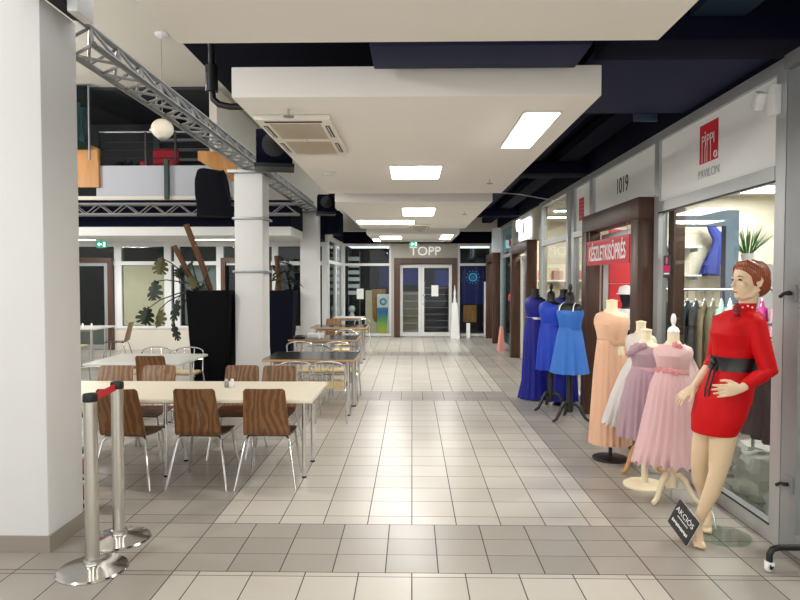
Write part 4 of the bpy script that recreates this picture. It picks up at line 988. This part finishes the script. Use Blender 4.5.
for c, M, L, W, m in tips:
    split_leaf(c, M, L, W, m)
    c = Vector(c); a = c + M @ Vector((0,L*.45,0)); s = Vector((random.uniform(-.2,0),random.uniform(-.15,-.05),0))
    MB().path([s, s.lerp(a,.35)+Vector((-.03,0,.12)), s.lerp(a,.75)+Vector((-.02,0,.08)), a], [.011,.010,.008,.006], 7).build('stem', stem, t)
for k in range(5):
    p = [Vector((-.15,-.12,0))]
    for i in range(5): p.append(p[-1] + Vector((random.uniform(-.16,.08), random.uniform(-.06,.04), random.uniform(-.05,.18))))
    MB().path(p, .008, 6).build('aerial_root', stem, t)
t = thing('potted_plant', 'bushy green plant with a brown trunk in the small navy planter', 'plant', (-2.85,13.75,1.33))
MB().path([(-.1,0,0),(-.06,0,.4),(-.12,0,.85)], [.07,.06,.05], 10).build('trunk', coir, t)
MB().path([(-.22,0,0),(-.3,0,.4),(-.24,-.05,.75)], [.03,.025,.02], 8).build('trunk', coir, t)
b = MB()
for k in range(60):
    a = random.uniform(0,2*PI); e = random.uniform(-.2,.9); z = random.uniform(.25,.85); x = random.choice((-.12,.15))
    leaf_blade(b, (x+random.uniform(-.1,.1),random.uniform(-.12,.12),z), (math.cos(a),math.sin(a),e), random.uniform(.16,.3), .035, 5, .4)
b.build('foliage', M_leaf, t)

# ------------------------------------------------------------------ barrier posts
def stanchion(label, x, y, rz):
    t = thing('barrier_post', label, 'barrier post', (x,y,0), rz)
    MB().lathe([(.19,0),(.192,.008),(.185,.016),(.10,.03),(.05,.042),(.048,.05)], 40).build('base', M_chrome, t)
    MB().lathe([(.05,.05),(.05,.065),(.042,.07)], 24).build('collar', M_steel, t)
    MB().lathe([(.037,.07),(.037,.965)], 28).build('pole', M_steel, t)
    MB().lathe([(.038,.965),(.040,.97),(.040,1.0),(.036,1.01),(.012,1.014)], 28).build('belt_head', M_black, t)
    return t
stanchion('steel barrier post nearest the camera, lower left', -1.815, 3.5, 0)
stanchion('steel barrier post just behind the nearest one, carrying the red belt end', -1.86, 3.92, 0)
tag(MB().hexa([(-1.826,3.543,.958),(-1.818,3.543,.958),(-1.851,3.877,.958),(-1.859,3.877,.958)],[(-1.826,3.543,.998),(-1.818,3.543,.998),(-1.851,3.877,.998),(-1.859,3.877,.998)]).build('barrier_belt', M_redbelt, None), 'short red belt stretched between the two barrier posts', 'belt')
t = thing('reel', 'two red and white round fittings low behind the near column', 'fitting', (-2.38, 4.52, 0))
MB().box(-.05,.03,-.05,.05,0,.42).build('bracket', M_black, t)
for z in (.12,.31):
    MB().path([(.05*math.cos(a)+.02,-.06,z+.07*math.sin(a)) for a in [2*PI*i/20 for i in range(20)]], .018, 8, True).build('ring', M_wprint, t)
    MB().ell((.03,-.075,z),.045,.02,.055).build('hub', M_red, t)

# ------------------------------------------------------------------ dress forms
def ringz(cx, cy, rx, ry, z, n=64, amp=0., k=0, ph=0., M=None):
    out = []
    for i in range(n):
        a = 2*PI*i/n; w = 1 + amp*(.6*math.sin(k*a+ph)+.4*math.sin((k*1.0+3)*a+ph*2.1))
        out.append((cx+rx*w*math.cos(a), cy+ry*w*math.sin(a), z))
    return out
def skirt(prof, n=96, k=18, seed=0., ruffle=0.):   # prof: (z, rx, ry, amp)
    rings = []
    for z, rx, ry, amp in prof:
        r = ringz(0,0,rx,ry,z,n,amp,k,seed)
        if ruffle and z == prof[-1][0]: r = [(x*(1+.03*math.sin(31*i*2*PI/n)),y*(1+.03*math.sin(31*i*2*PI/n)),z_+ruffle*math.sin(23*i*2*PI/n)) for i,(x,y,z_) in enumerate(r)]
        rings.append(r)
    # inner return so the cloth has thickness
    inner = [[(x*.97,y*.97,z+.002) for x,y,z in r] for r in reversed(rings)]
    return MB().loft(rings+inner, False, False)
def torso(b, z0, zs, s=1., w=1.):
    """sewing-form torso between the waist z0 and the shoulder zs; x is across the shoulders"""
    H = zs-z0
    P = [(z0-.12*s,.125,.10),(z0,.115,.085),(z0+.3*H,.13,.10),(z0+.58*H,.15,.118),(z0+.78*H,.155,.10),(z0+.9*H,.15,.08),(z0+.97*H,.115,.065),(zs+.0,.075,.055),(zs+.03*s,.055,.052)]
    b.loft([ringz(0,0,rx*s*w,ry*s*w,z,36) for z,rx,ry in P])
    return b
def form_base(t, kind, m, z_pole, r=.17, rz=0., q=1.):
    if kind == 'disc':
        MB().lathe([(r,0),(r,.012),(r*.9,.022),(.04,.028),(.03,.03)], 32).build('base', m, t)
        MB().tube((0,0,.03),(0,0,z_pole),.016 if m is M_black else .026,n=16).build('pole', m, t)
    else:
        MB().lathe([(.02,.1),(.042,.115),(.045,.2),(.036,.26),(.034,z_pole)], 20).build('pole', m, t)
        for k in range(3):
            a = 2*PI*k/3 + PI/2 - rz
            c, s = math.cos(a)*q, math.sin(a)*q
            MB().path([(c*.02,s*.02,.20),(c*.07,s*.07,.215),(c*.12,s*.12,.175),(c*.16,s*.16,.10),(c*.2,s*.2,.045),(c*.25,s*.25,.022)], [.026,.026,.023,.02,.019,.017], 10).build('leg', m, t)
        MB().tube((0,0,.03),(0,0,.1),.008,n=8).build('screw', M_chrome, t)

def dress_form(label, loc, rz, s, zs, waist, hem, skirt_prof, m_dress, m_skirt, m_form, base, m_base, knob=False, capm=None, k=18, ruffle=0., cut=None, group=None, w=1., r=.17, neckh=.09):
    t = thing('dress_form', label, 'dress form', loc, rz, group)
    b = MB(); torso(b, waist, zs, s, w); b.build('torso', m_form, t)
    nk = .05*s
    MB().lathe([(nk*1.05,zs+.02*s),(nk,zs+.035),(nk*.98,zs+neckh)], 24).build('neck', m_form, t)
    if knob:
        MB().lathe([(nk*.99,zs+neckh),(nk*1.05,zs+neckh+.006),(nk*.8,zs+neckh+.03),(nk*.3,zs+neckh+.045),(nk*.25,zs+neckh+.055),(nk*.42,zs+neckh+.075),(nk*.48,zs+neckh+.1),(nk*.3,zs+neckh+.13),(.004,zs+neckh+.138)], 20).build('finial', capm or m_form, t)
    else:
        MB().lathe([(nk*.98,zs+neckh),(nk*1.1,zs+neckh+.006),(nk*1.05,zs+neckh+.016),(.004,zs+neckh+.024)], 20).build('neck_cap', capm or m_form, t)
    form_base(t, base, m_base, max(hem+.25, waist-.1*s), r, rz, .8 if s < .9 else 1.)
    # bodice follows the torso, slightly larger, open at one or both shoulders
    H = zs-waist; P = [(waist-.02,.12,.09),(waist+.3*H,.137,.107),(waist+.58*H,.158,.126),(waist+.74*H,.160,.11),(waist+.86*H,.15,.092),(waist+.95*H,.12,.075),(zs-.0*H,.085,.062)]
    rings = []
    for z, rx, ry in P:
        ring = ringz(0,0,rx*s*w*1.03,ry*s*w*1.05,z,64,.012,14,z*9)
        if cut: ring = [(x,y,min(zz, cut(x/(s*w),H,waist,zs))) for x,y,zz in ring]
        rings.append(ring)
    MB().loft(rings, False, True).build('bodice', m_dress, t)
    skirt(skirt_prof, 96, k, len(label)*.7, ruffle).build('skirt', m_skirt, t, rotz=-rz, sharp=80)
    return t
def belt(t, z, rx, ry, h, m, name='sash'):
    MB().loft([ringz(0,0,rx,ry,z-h/2,48),ringz(0,0,rx*1.02,ry*1.02,z,48),ringz(0,0,rx,ry,z+h/2,48)], False, False).loft([ringz(0,0,rx*.96,ry*.96,z+h/2,48),ringz(0,0,rx*.96,ry*.96,z-h/2,48)],False,False).build(name, m, t)
    return t.children[-1]
one_sh = lambda sgn: (lambda x,H,w,zs: w + H*(.96 + sgn*x*.95))
# peach gown
m = tulle('peach_chiffon', (246,204,172), .06)
t = dress_form('cream dress form on a black disc stand wearing a full-length peach gown', (1.83,5.80,0), -.75, 1.0, 1.36, 1.09, .13, [(1.10,.128,.10,.01),(.98,.14,.115,.03),(.8,.155,.13,.05),(.45,.175,.15,.06),(.15,.19,.165,.07)], m, m, M_form, 'disc', M_black, k=20, r=.165, cut=one_sh(-1))
belt(t, 1.09, .132, .104, .045, mat('champagne_band', (206,160,124), .5, var=.3, scale=60))
# white tulle
m = tulle('white_tulle', (236,230,228), .2)
dress_form('small dress form on a wooden tripod in a white tulle dress, behind the mauve dress', (1.96,5.42,0), -.75, .80, 1.19, .96, .42, [(.97,.108,.085,.01),(.85,.17,.15,.04),(.65,.25,.175,.05),(.42,.315,.19,.06)], m, m, M_form, 'tripod', mat('beech_stand', (198,150,88), .5, var=.1), k=22, ruffle=.012)
# mauve
m = tulle('mauve_tulle', (200,168,180), .10)
t = dress_form('small cream dress form on a white disc stand wearing a mauve tulle dress', (1.87,5.05,0), -.75, .80, 1.15, .94, .36, [(.95,.11,.088,.01),(.86,.15,.13,.04),(.65,.185,.15,.06),(.40,.215,.16,.07)], m, m, M_form, 'disc', M_form, k=22, ruffle=.012, r=.165, cut=one_sh(-1))
belt(t, .945, .113, .092, .035, mat('mauve_satin', (206,164,172), .35))
b = MB()
for k in range(7): b.ell((-.105+.02*k,-.085-.006*math.sin(k),1.06+.012*k),.03,.025,.028,n=8,m=6)
b.build('ruffle_strap', m, t)
# pink
m = tulle('pink_tulle', (243,207,209), .12)
t = dress_form('knob-necked dress form on white curved tripod wearing a pink tulle dress with flower belt', (1.93,4.68,0), -.6, .84, 1.175, .985, .30, [(.99,.115,.092,.01),(.88,.155,.135,.04),(.65,.2,.16,.055),(.42,.255,.175,.045),(.30,.285,.187,.055)], m, m, M_form, 'tripod', M_form, True, M_wprint, k=24, ruffle=.018)
sash = belt(t, .985, .118, .097, .035, mat('pink_satin', (226,166,168), .35))
fl = mat('pink_flower', (222,150,152), .6, var=.2, scale=40)
for x, y, z in ((-.075,-.085,.988),(-.03,-.1,.985),(.01,-.102,.99),(.045,-.095,.982),(.03,-.075,1.18),(.055,-.06,1.165)):
    b = MB()
    for k in range(5): b.ell((x+.014*math.cos(k*1.257),y-.004,z+.014*math.sin(k*1.257)),.012,.006,.012,n=8,m=5)
    b.ell((x,y-.01,z),.007,.005,.007,n=8,m=5); b.build('flower', fl, sash)
rows = []
for i in range(10):
    u = i/9; rows.append([(.03+.06*j/7+.15*u*(j/7)+.05*u, -.06+.13*j/7-.02*math.sin(j*2.+u*3), 1.18-.02*(j-3.5)**2/8-.42*u+.01*math.sin(j*3)) for j in range(8)])
MB().sheet(rows, .003).build('cape_sleeve', tulle('pink_veil', (248,222,222), .45), t)
# blue dresses
m = mat('cornflower_satin', (44,108,194), .6, var=.1)
t = dress_form('black dress form on a black tripod wearing a short cornflower-blue dress', (1.84,7.36,0), -.75, 1.0, 1.38, 1.09, .55, [(1.10,.125,.1,.01),(1.0,.15,.125,.03),(.8,.18,.16,.07),(.57,.218,.2,.09)], m, m, M_black, 'tripod', M_black, True, k=11, cut=lambda x,H,w,zs: w+H*.72)
for s_ in (-1,1): MB().path([(s_*.09,-.10,1.29),(s_*.085,-.075,1.35),(s_*.075,-.02,1.385),(s_*.07,.06,1.34)], .006, 6).build('strap', M_wprint, t)
m = mat('royal_satin', (14,60,186), .6, var=.1)
t = dress_form('black dress form wearing a knee-length royal blue dress, behind the cornflower one', (1.76,8.0,0), -.75, 1.0, 1.38, 1.09, .52, [(1.10,.128,.1,.01),(1.0,.145,.12,.03),(.8,.17,.15,.06),(.52,.19,.17,.09)], m, m, M_black, 'tripod', M_black, True, k=10, cut=one_sh(-1))
belt(t, 1.09, .13, .104, .04, m)
MB().sheet([[(-.09+.03*j/2+.01*i,-.11-.01*i,1.09-.06*i) for j in range(3)] for i in range(6)], .006).build('bow_tail', m, t)
m = mat('deep_royal', (6,26,156), .6, var=.12)
t = dress_form('black dress form wearing a long deep-blue gown, nearest the glass behind the cornflower dress', (2.0,8.35,0), -.75, 1.0, 1.42, 1.12, .06, [(1.13,.125,.1,.01),(.98,.14,.12,.03),(.6,.16,.15,.05),(.06,.2,.19,.07)], m, m, M_black, 'disc', M_black, False, k=14, cut=one_sh(-1), r=.13)
m = mat('navy_royal', (4,12,136), .6, var=.15)
t = dress_form('black dress form in a floor-length navy-blue gown with silver waistband, farthest blue gown', (1.72,8.8,0), -.75, 1.0, 1.42, 1.12, .012, [(1.13,.128,.105,.01),(.95,.155,.135,.03),(.6,.175,.16,.05),(.25,.19,.18,.06),(.012,.24,.22,.08)], m, m, M_black, 'disc', M_black, False, k=14, cut=one_sh(-1), r=.13)
belt(t, 1.12, .132, .108, .03, mat('silver_band', (214,212,220), .3, .5))
# white-capped bust in the doorway
t = thing('dress_form', 'black dress form with a white cap and white pink-lettered top inside the brown doorway', 'dress form', (2.6,7.7,0), -.75); t.scale = (.95,.95,.94)
b = MB(); torso(b, 1.1, 1.38, 1.); b.build('torso', M_black, t)
b = MB().lathe([(.05,1.39),(.048,1.45),(.07,1.5),(.085,1.56),(.07,1.63),(.02,1.66)], 20); b.build('head', M_black, t)
MB().loft([ringz(0,0,.135,.11,1.12,40),ringz(0,0,.16,.13,1.27,40),ringz(0,0,.16,.115,1.33,40),ringz(0,0,.1,.08,1.385,40)]).build('white_top', M_wprint, t)
MB().box(-.09,.09,-.137,-.128,1.2,1.23).build('pink_stripe', MATS['pink_pale'], t)
MB().lathe([(.095,1.57),(.1,1.62),(.08,1.67),(.01,1.69)], 22).build('cap', M_wprint, t)
MB().prism([(-.07,-.085),(.07,-.085),(.05,-.17),(-.05,-.17)],'z',1.575,1.588).build('cap_peak', M_wprint, t)
form_base(t, 'disc', M_black, 1.05, .15)

# ------------------------------------------------------------------ red-dressed mannequin
root = thing('mannequin', 'full-length shop mannequin with short red-brown hair in a red minidress with a black belt', 'mannequin', (1.9, 3.9, 0))
O = Vector((1.9, 3.9, 0))
def W(x, y, z): return Vector((x,y,z)) - O
A = math.radians(24)
fwd = Vector((-math.cos(A), -math.sin(A), 0)); lef = Vector((math.sin(A), -math.cos(A), 0))
def tring(c, hw, hd, n=40, tilt=0.):
    c = Vector(c) - O
    return [c + lef*hw*math.cos(2*PI*k/n) + fwd*hd*math.sin(2*PI*k/n) + Vector((0,0,tilt*math.cos(2*PI*k/n))) for k in range(n)]
TOR = [((1.83,3.83,.722),.135,.112,0),((1.852,3.83,.82),.165,.125,0),((1.885,3.83,.94),.172,.132,0),((1.92,3.83,1.05),.15,.118,0),((1.94,3.83,1.15),.125,.10,0),((1.945,3.83,1.24),.13,.108,0),((1.94,3.825,1.33),.142,.125,0),((1.965,3.83,1.40),.15,.10,0),((1.985,3.83,1.44),.135,.075,0),((2.0,3.83,1.47),.085,.06,0)]
b = MB()
b.loft([tring(c, hw*.88, hd*.88) for c,hw,hd,_ in TOR[1:]])
# neck and head
hf = Vector((-.981,-.195,0)); hl = Vector((.195,-.981,0)); HM = Matrix((hf, hl, Vector((0,0,1)))).transposed()
HC = Vector((2.005,3.80,1.642)) - O
hp = lambda f_, l_, z_: HC + HM @ Vector((f_, l_, z_))
b.path([W(1.995,3.83,1.42), W(2.01,3.815,1.5), hp(-.02,0,-.06)], [.06,.047,.05], 20)
b.ell(hp(-.012,0,.03), .097, .073, .092, HM, 24, 16)       # cranium
b.ell(hp(.02,0,-.035), .068, .056, .085, HM, 24, 16)       # face
b.ell(hp(.055,0,-.085), .030, .030, .026, HM)               # chin
for s_ in (-1,1):
    b.path([hp(-.02,s_*.058,-.04), hp(.02,s_*.045,-.085), hp(.055,s_*.014,-.098)], [.02,.018,.014], 10)   # jaw line
    b.ell(hp(.055,s_*.036,-.02), .022,.020,.018, HM, 10, 8)  # cheek bones
    b.ell(hp(.07,s_*.03,.022), .016,.022,.008, HM, 10, 8)    # brows
b.path([hp(.078,0,.02), hp(.095,0,-.012), hp(.106,0,-.03)], [.008,.010,.0125], 10)                           # nose
b.ell(hp(.09,0,-.038), .012,.016,.008, HM, 10, 8)
b.ell(hp(.082,0,-.057), .012,.021,.0065, HM, 10, 8); b.ell(hp(.079,0,-.069), .012,.018,.0075, HM, 10, 8)    # lips
for s_ in (-1,1):
    b.path([hp(-.008,s_*.072,.022), hp(-.022,s_*.08,.025), hp(-.03,s_*.08,.005), hp(-.018,s_*.076,-.028), hp(-.004,s_*.071,-.03)], [.006,.008,.008,.008,.006], 8)
    b.ell(hp(-.014,s_*.071,-.002), .014,.006,.026, HM, 10, 8)
# arms
NSH, NEL, NWR = W(2.005,3.705,1.395), W(2.03,3.63,1.125), W(1.855,3.565,1.04)
FSH, FEL, FWR = W(1.925,3.95,1.395), W(1.905,4.0,1.14), W(1.755,3.935,.985)
b.path([NSH, NSH.lerp(NEL,.5), NEL, NEL.lerp(NWR,.4), NWR], [.052,.043,.036,.034,.022], 18)
b.path([FSH, FSH.lerp(FEL,.5), FEL, FEL.lerp(FWR,.4), FWR], [.05,.042,.035,.033,.021], 18)
def hand(b, wr, d, palm_n, thumb, curl, spread=.16):
    d = Vector(d).normalized(); n = Vector(palm_n); n = (n - d*n.dot(d)).normalized(); s = d.cross(n)
    if s.dot(Vector(thumb)) < 0: s = -s          # s points to the thumb side
    rings = []
    for u, w, h in ((-.01,.021,.019),(.02,.028,.017),(.05,.036,.015),(.082,.038,.013),(.09,.034,.010)):
        c = wr + d*u
        rings.append([c + s*w*math.cos(2*PI*k/18) + n*h*math.sin(2*PI*k/18) for k in range(18)])
    b.loft(rings)
    for i, L in enumerate((.072,.08,.075,.058)):
        o = (.027-.018*i); p = wr + d*.082 + s*o; dd = (d + s*(spread*(1.5-i)*.5)).normalized(); pts = [wr + d*.055 + s*o*.9, p]; a = 0
        for q, f_ in enumerate((.45,.32,.23)):
            a += curl[i]*(1,1.1,.8)[q]
            pts.append(pts[-1] + (dd*math.cos(a) + n*math.sin(a))*L*f_)
        b.path(pts, [.0085,.0088,.008,.0072,.0058], 10)
    tb = wr + d*.022 + s*.022
    p1 = tb + (d*.75+s*.62+n*.2).normalized()*.038; p2 = p1 + (d*.9+s*.3+n*.3).normalized()*.03; p3 = p2 + (d+n*.35).normalized()*.024
    b.path([wr + d*.01 + s*.008, tb, p1, p2, p3], [.013,.012,.010,.009,.0065], 10)
hand(b, NWR, (-.95,.0,-.12), (.25,1,-.15), (0,-.3,1), (.15,.22,.28,.35))
hand(b, FWR, (-.82,-.12,-.56), (.5,.35,-.8), (-.4,-.7,.3), (.12,.2,.28,.4), .3)
# legs
b.path([W(1.875,3.78,.84), W(1.865,3.79,.70), W(1.858,3.80,.58), W(1.843,3.80,.485), W(1.83,3.84,.36), W(1.805,3.90,.22), W(1.79,3.945,.12)], [.086,.076,.064,.050,.048,.035,.029], 22)
b.path([W(1.865,3.93,.84), W(1.845,3.96,.70), W(1.835,3.99,.58), W(1.832,4.02,.485), W(1.862,4.075,.36), W(1.93,4.15,.22), W(1.965,4.19,.14)], [.084,.074,.062,.049,.047,.034,.029], 22)
def foot(b, an, ball, toe, heel):
    b.path([an + Vector((0,0,.03)), an, an.lerp(ball,.5), ball], [.029,.031,.030,.030], 16)
    b.path([an, heel], [.028,.024], 14); b.path([heel, heel.lerp(ball,.6)], [.022,.02], 12)
    d = (toe-ball); d.z = 0; d.normalize(); s = Vector((-d.y,d.x,0))
    b.path([ball + s*.012, ball - s*.014], [.026,.024], 12)
    for i, (o, L, r) in enumerate(((.026,.055,.0125),(.008,.052,.010),(-.008,.046,.009),(-.022,.038,.0085),(-.034,.03,.008))):
        p = ball + s*o*.8; q = p + d*L; q.z = r+.002
        b.path([p + Vector((0,0,-.004)), p.lerp(q,.55)+Vector((0,0,.003)), q], [r*1.15,r*1.05,r], 10)
foot(b, W(1.79,3.945,.115), W(1.775,3.885,.032), W(1.765,3.83,.012), W(1.80,3.985,.085))
foot(b, W(1.965,4.19,.125), W(1.93,4.115,.032), W(1.905,4.06,.012), W(1.985,4.225,.09))
remesh(b, 'body', .0042, M_skin, root, 3)
# hair: combed cap lying back from the forehead
hb_ = MB()
hb_.ell(hp(-.032,0,.036), .100, .084, .098, HM, 28, 18)
hb_.ell(hp(-.07,0,-.012), .066, .072, .082, HM, 22, 14)
hb_.path([hp(.058,-.03,.098), hp(.03,.03,.105), hp(-.02,.062,.07), hp(-.045,.075,.02)], [.018,.026,.028,.022], 12)
hb_.path([hp(.068,-.01,.078), hp(.05,.04,.075), hp(.02,.066,.045), hp(-.012,.078,.01)], [.012,.018,.018,.014], 12)
hb_.path([hp(.06,-.03,.085), hp(.045,-.055,.06), hp(.01,-.073,.03)], [.014,.016,.014], 12)
hm = wood('auburn_hair', (112,46,22), (162,82,46), .36, 30., (1,1,.5), 2.)
remesh(hb_, 'hair', .004, hm, root, 2)
ew = mat('eye_dark', (46,36,32), .3); lip = mat('lip_rose', (176,96,84), .4)
for s_ in (-1,1):
    MB().path([hp(.079,s_*.018,.006), hp(.0815,s_*.028,.011), hp(.074,s_*.042,.005)], [.003,.0048,.003], 8).build('eye', ew, root)
    MB().path([hp(.086,s_*.014,.026), hp(.084,s_*.03,.032), hp(.07,s_*.047,.026)], [.002,.0032,.002], 8).build('eyebrow', hm, root)
MB().path([hp(.086,-.018,-.063), hp(.0945,0,-.063), hp(.086,.018,-.063)], [.002,.0058,.002], 8).build('lips', lip, root)
# dress
d = MB(); d.loft([tring(c, hw, hd) for c,hw,hd,_ in TOR])
d.path([NSH+Vector((-.04,.05,.02)), NSH, NSH.lerp(NEL,.45), NEL+Vector((.012,0,.0)), NEL.lerp(NWR,.35), NWR.lerp(NEL,.12)], [.056,.060,.057,.05,.043,.031], 22)
d.path([FSH+Vector((.03,-.05,.02)), FSH, FSH.lerp(FEL,.5), FEL, FEL.lerp(FWR,.3)], [.054,.056,.05,.045,.04], 20)
for k in range(9):   # gathers falling from the belt and from the neck
    a = 2*PI*k/9; off = lef*.10*math.cos(a)*1.55 + fwd*.10*math.sin(a)*1.15
    d.path([W(1.935,3.83,1.10)+off*.80, W(1.888,3.83,.95)+off*1.02, W(1.84,3.83,.76)+off*.86], [.005,.010,.009], 8)
dr = mat('red_satin', (196,4,14), .58, var=.1, scale=16, bump=.9, spec=.2, stretch=(1,1,.2))
do = remesh(d, 'dress', .0065, dr, root, 5)
MB().loft([tring((1.995,3.83,1.445),.082,.064),tring((2.0,3.825,1.48),.064,.058),tring((2.008,3.82,1.512),.058,.055),tring((2.008,3.82,1.512),.050,.047),tring((2.0,3.825,1.48),.054,.047)], False, False).build('collar', dr, do)
for k in range(6):
    a = .3+.42*k; c = Vector((2.003,3.825,1.488+.008*(k%2)))-O
    MB().ell(c + lef*.065*math.cos(a) + fwd*.058*math.sin(a), .006,.006,.006, None, 8, 6).build('collar_stud', M_wprint, do)
b = MB()
for k in range(3): b.ell(Vector((1.955,3.78,1.475))-O + fwd*.03+Vector((-.012,-.02,.02-.022*k)),.018,.018,.02,None,10,8)
b.build('neck_bow', mat('dark_red_bow', (120,8,20), .5), do)
bl = mat('belt_black', (16,16,18), .35)
MB().loft([tring((1.935,3.83,1.11),.144,.117),tring((1.94,3.83,1.15),.138,.112),tring((1.943,3.83,1.19),.142,.116),tring((1.943,3.83,1.19),.13,.104),tring((1.935,3.83,1.11),.13,.10)], False, False).build('belt', bl, root)
bo = root.children[-1]
kn = Vector((1.94,3.83,1.155))-O + fwd*.108 - lef*.045
MB().ell(kn, .022,.022,.026).build('belt_knot', bl, bo)
for dx, L in ((.0,.37),(.028,.33)):
    q = kn + lef*dx
    MB().path([q, q+fwd*.03+Vector((0,0,-.06)), q+fwd*.055+Vector((-.01,0,-.16)), q+fwd*.045+Vector((-.03,0,-L))], [.006,.006,.005,.004], 8).build('belt_tie', bl, bo)
MB().lathe([(.17,0),(.172,.004),(.17,.01),(.004,.0102)], 40, (2.0-O.x,4.05-O.y,0)).build('glass_base', glass_mat('base_glass', (240,246,243), .8), root)
MB().path([W(1.975,4.185,.16), W(2.0,4.17,.09), W(2.0,4.12,.011)], .007, 8).build('support_rod', M_chrome, root)

# placard leaning on the foot
t = thing('placard', 'dark square placard with white lettering leaning on its corner against the mannequin foot', 'placard', (1.69, 3.93, 0))
PM = Matrix.Translation((0,-.02,.142)) @ Matrix.Rotation(-.25,4,'X') @ Matrix.Rotation(-1.25,4,'Z') @ Matrix.Rotation(.72,4,'Y')
sl = mat('slate_dark', (50,50,50), .55)
MB().obox(PM, .19, .014, .19).build('board', sl, t)
MB().obox(PM @ Matrix.Translation((.0,.0085,0)), .192, .003, .192).build('edge', M_wprint, t)
def ptext(s, size, x, z, sx):
    o = text('lettering', s, size, M_wprint, t, (0,0,0), (0,0,0), .0006)
    o.matrix_local = PM @ Matrix.Translation((x,-.0078,z)) @ Matrix.Rotation(PI/2,4,'X') @ Matrix.Diagonal((sx,1,1,1))
ptext('AKCIÓS', .052, .0, .04, .9)
lb_ = MB(); x = -.075
for k in range(11):
    w_ = (.009,.013,.007,.011)[k%4]; lb_.box(x, x+w_, -.0088, -.0078, -.055+.002*(k%3), -.033-.003*(k%2)); x += w_+.004
o = lb_.build('print_line', M_wprint, t); o.matrix_local = PM
lb_ = MB(); x = -.05
for k in range(9): lb_.box(x, x+.008, -.0088, -.0078, .000, .007+.002*(k%2)); x += .0115
o = lb_.build('print_line', M_wprint, t); o.matrix_local = PM

# garment rack end with castor
t = thing('garment_rack', 'black tubular garment rack foot on a castor, cut by the right edge of the photo', 'garment rack', (2.02, 3.55, 0))
MB().path([(0,0,.045),(0,0,.10),(.015,0,.13),(.05,0,.14),(.75,.02,.14)], .017, 12).build('frame_tube', M_black, t)
MB().path([(.4,.0,.14),(.42,.0,.5),(.42,0,1.5)], .015, 10).build('upright', M_black, t)
def castor(x):
    MB().lathe([(.012,-.012),(.03,-.011),(.034,0),(.03,.011),(.012,.012)], 20).build('castor_wheel', M_wprint, t, (x,0,.035)).rotation_euler = (PI/2,0,.5)
    MB().lathe([(.018,.013),(.018,.016),(.004,.017)], 14).build('wheel_hub', M_black, t, (x,0,.035)).rotation_euler = (PI/2,0,.5)
    MB().box(x-.02,x+.02,-.018,.018,.04,.06).build('castor_fork', M_wprint, t)
castor(0); castor(.7)

# ------------------------------------------------------------------ light, camera
wd = bpy.data.worlds.new('hall_air'); SC.world = wd; wd.use_nodes = True
bg = wd.node_tree.nodes['Background']; bg.inputs[0].default_value = (1,1,1,1); bg.inputs[1].default_value = 1.0
def globe(label, x, y, z, e):  # unseen lamps, added to brighten the cream upper ceiling
    t = thing('pendant_lamp', label, 'pendant lamp', (x,y,z), 0, 'added fill globes out of view')
    MB().ell((0,0,0), .17, .17, .155, n=24, m=14).build('globe', mat('fill_globe_lit', (255,247,232), .4, emit=4.), t)
    MB().tube((0,0,.15),(0,0,1.48),.006,n=6).build('cord', M_alud, t)
    MB().lathe([(.03,1.40),(.09,1.46),(.1,1.499)], 20).build('ceiling_rose', M_wframe, t)
    l = bpy.data.lights.new('fill_glow', 'POINT'); l.shadow_soft_size = .18; l.energy = e; l.color = (1,.985,.96)
    lo = bpy.data.objects.new('fill_glow', l); C.objects.link(lo); lo.parent = t; lo.location = (0,0,-.36)
globe('added unseen fill globe over the cafe behind the nearest column', -4.4, 5.2, 4.0, 160)
globe('added unseen fill globe left of the picture over the planter side', -7.6, 9.9, 4.0, 160)
globe('added unseen fill globe left of the camera', -4.2, .6, 4.0, 120)

cd = bpy.data.cameras.new('camera'); cam = bpy.data.objects.new('camera', cd); C.objects.link(cam)
cd.sensor_width = 36; cd.lens = 630*36/800; cd.clip_end = 200
cam.location = (0,0,1.65); cam.rotation_euler = (PI/2 - math.atan(20/630), 0, math.atan(12/630))
SC.camera = cam
vs = SC.view_settings
vs.view_transform = 'Standard'; vs.look = 'None'; vs.exposure = 0.55; vs.gamma = 1.0; vs.use_curve_mapping = False
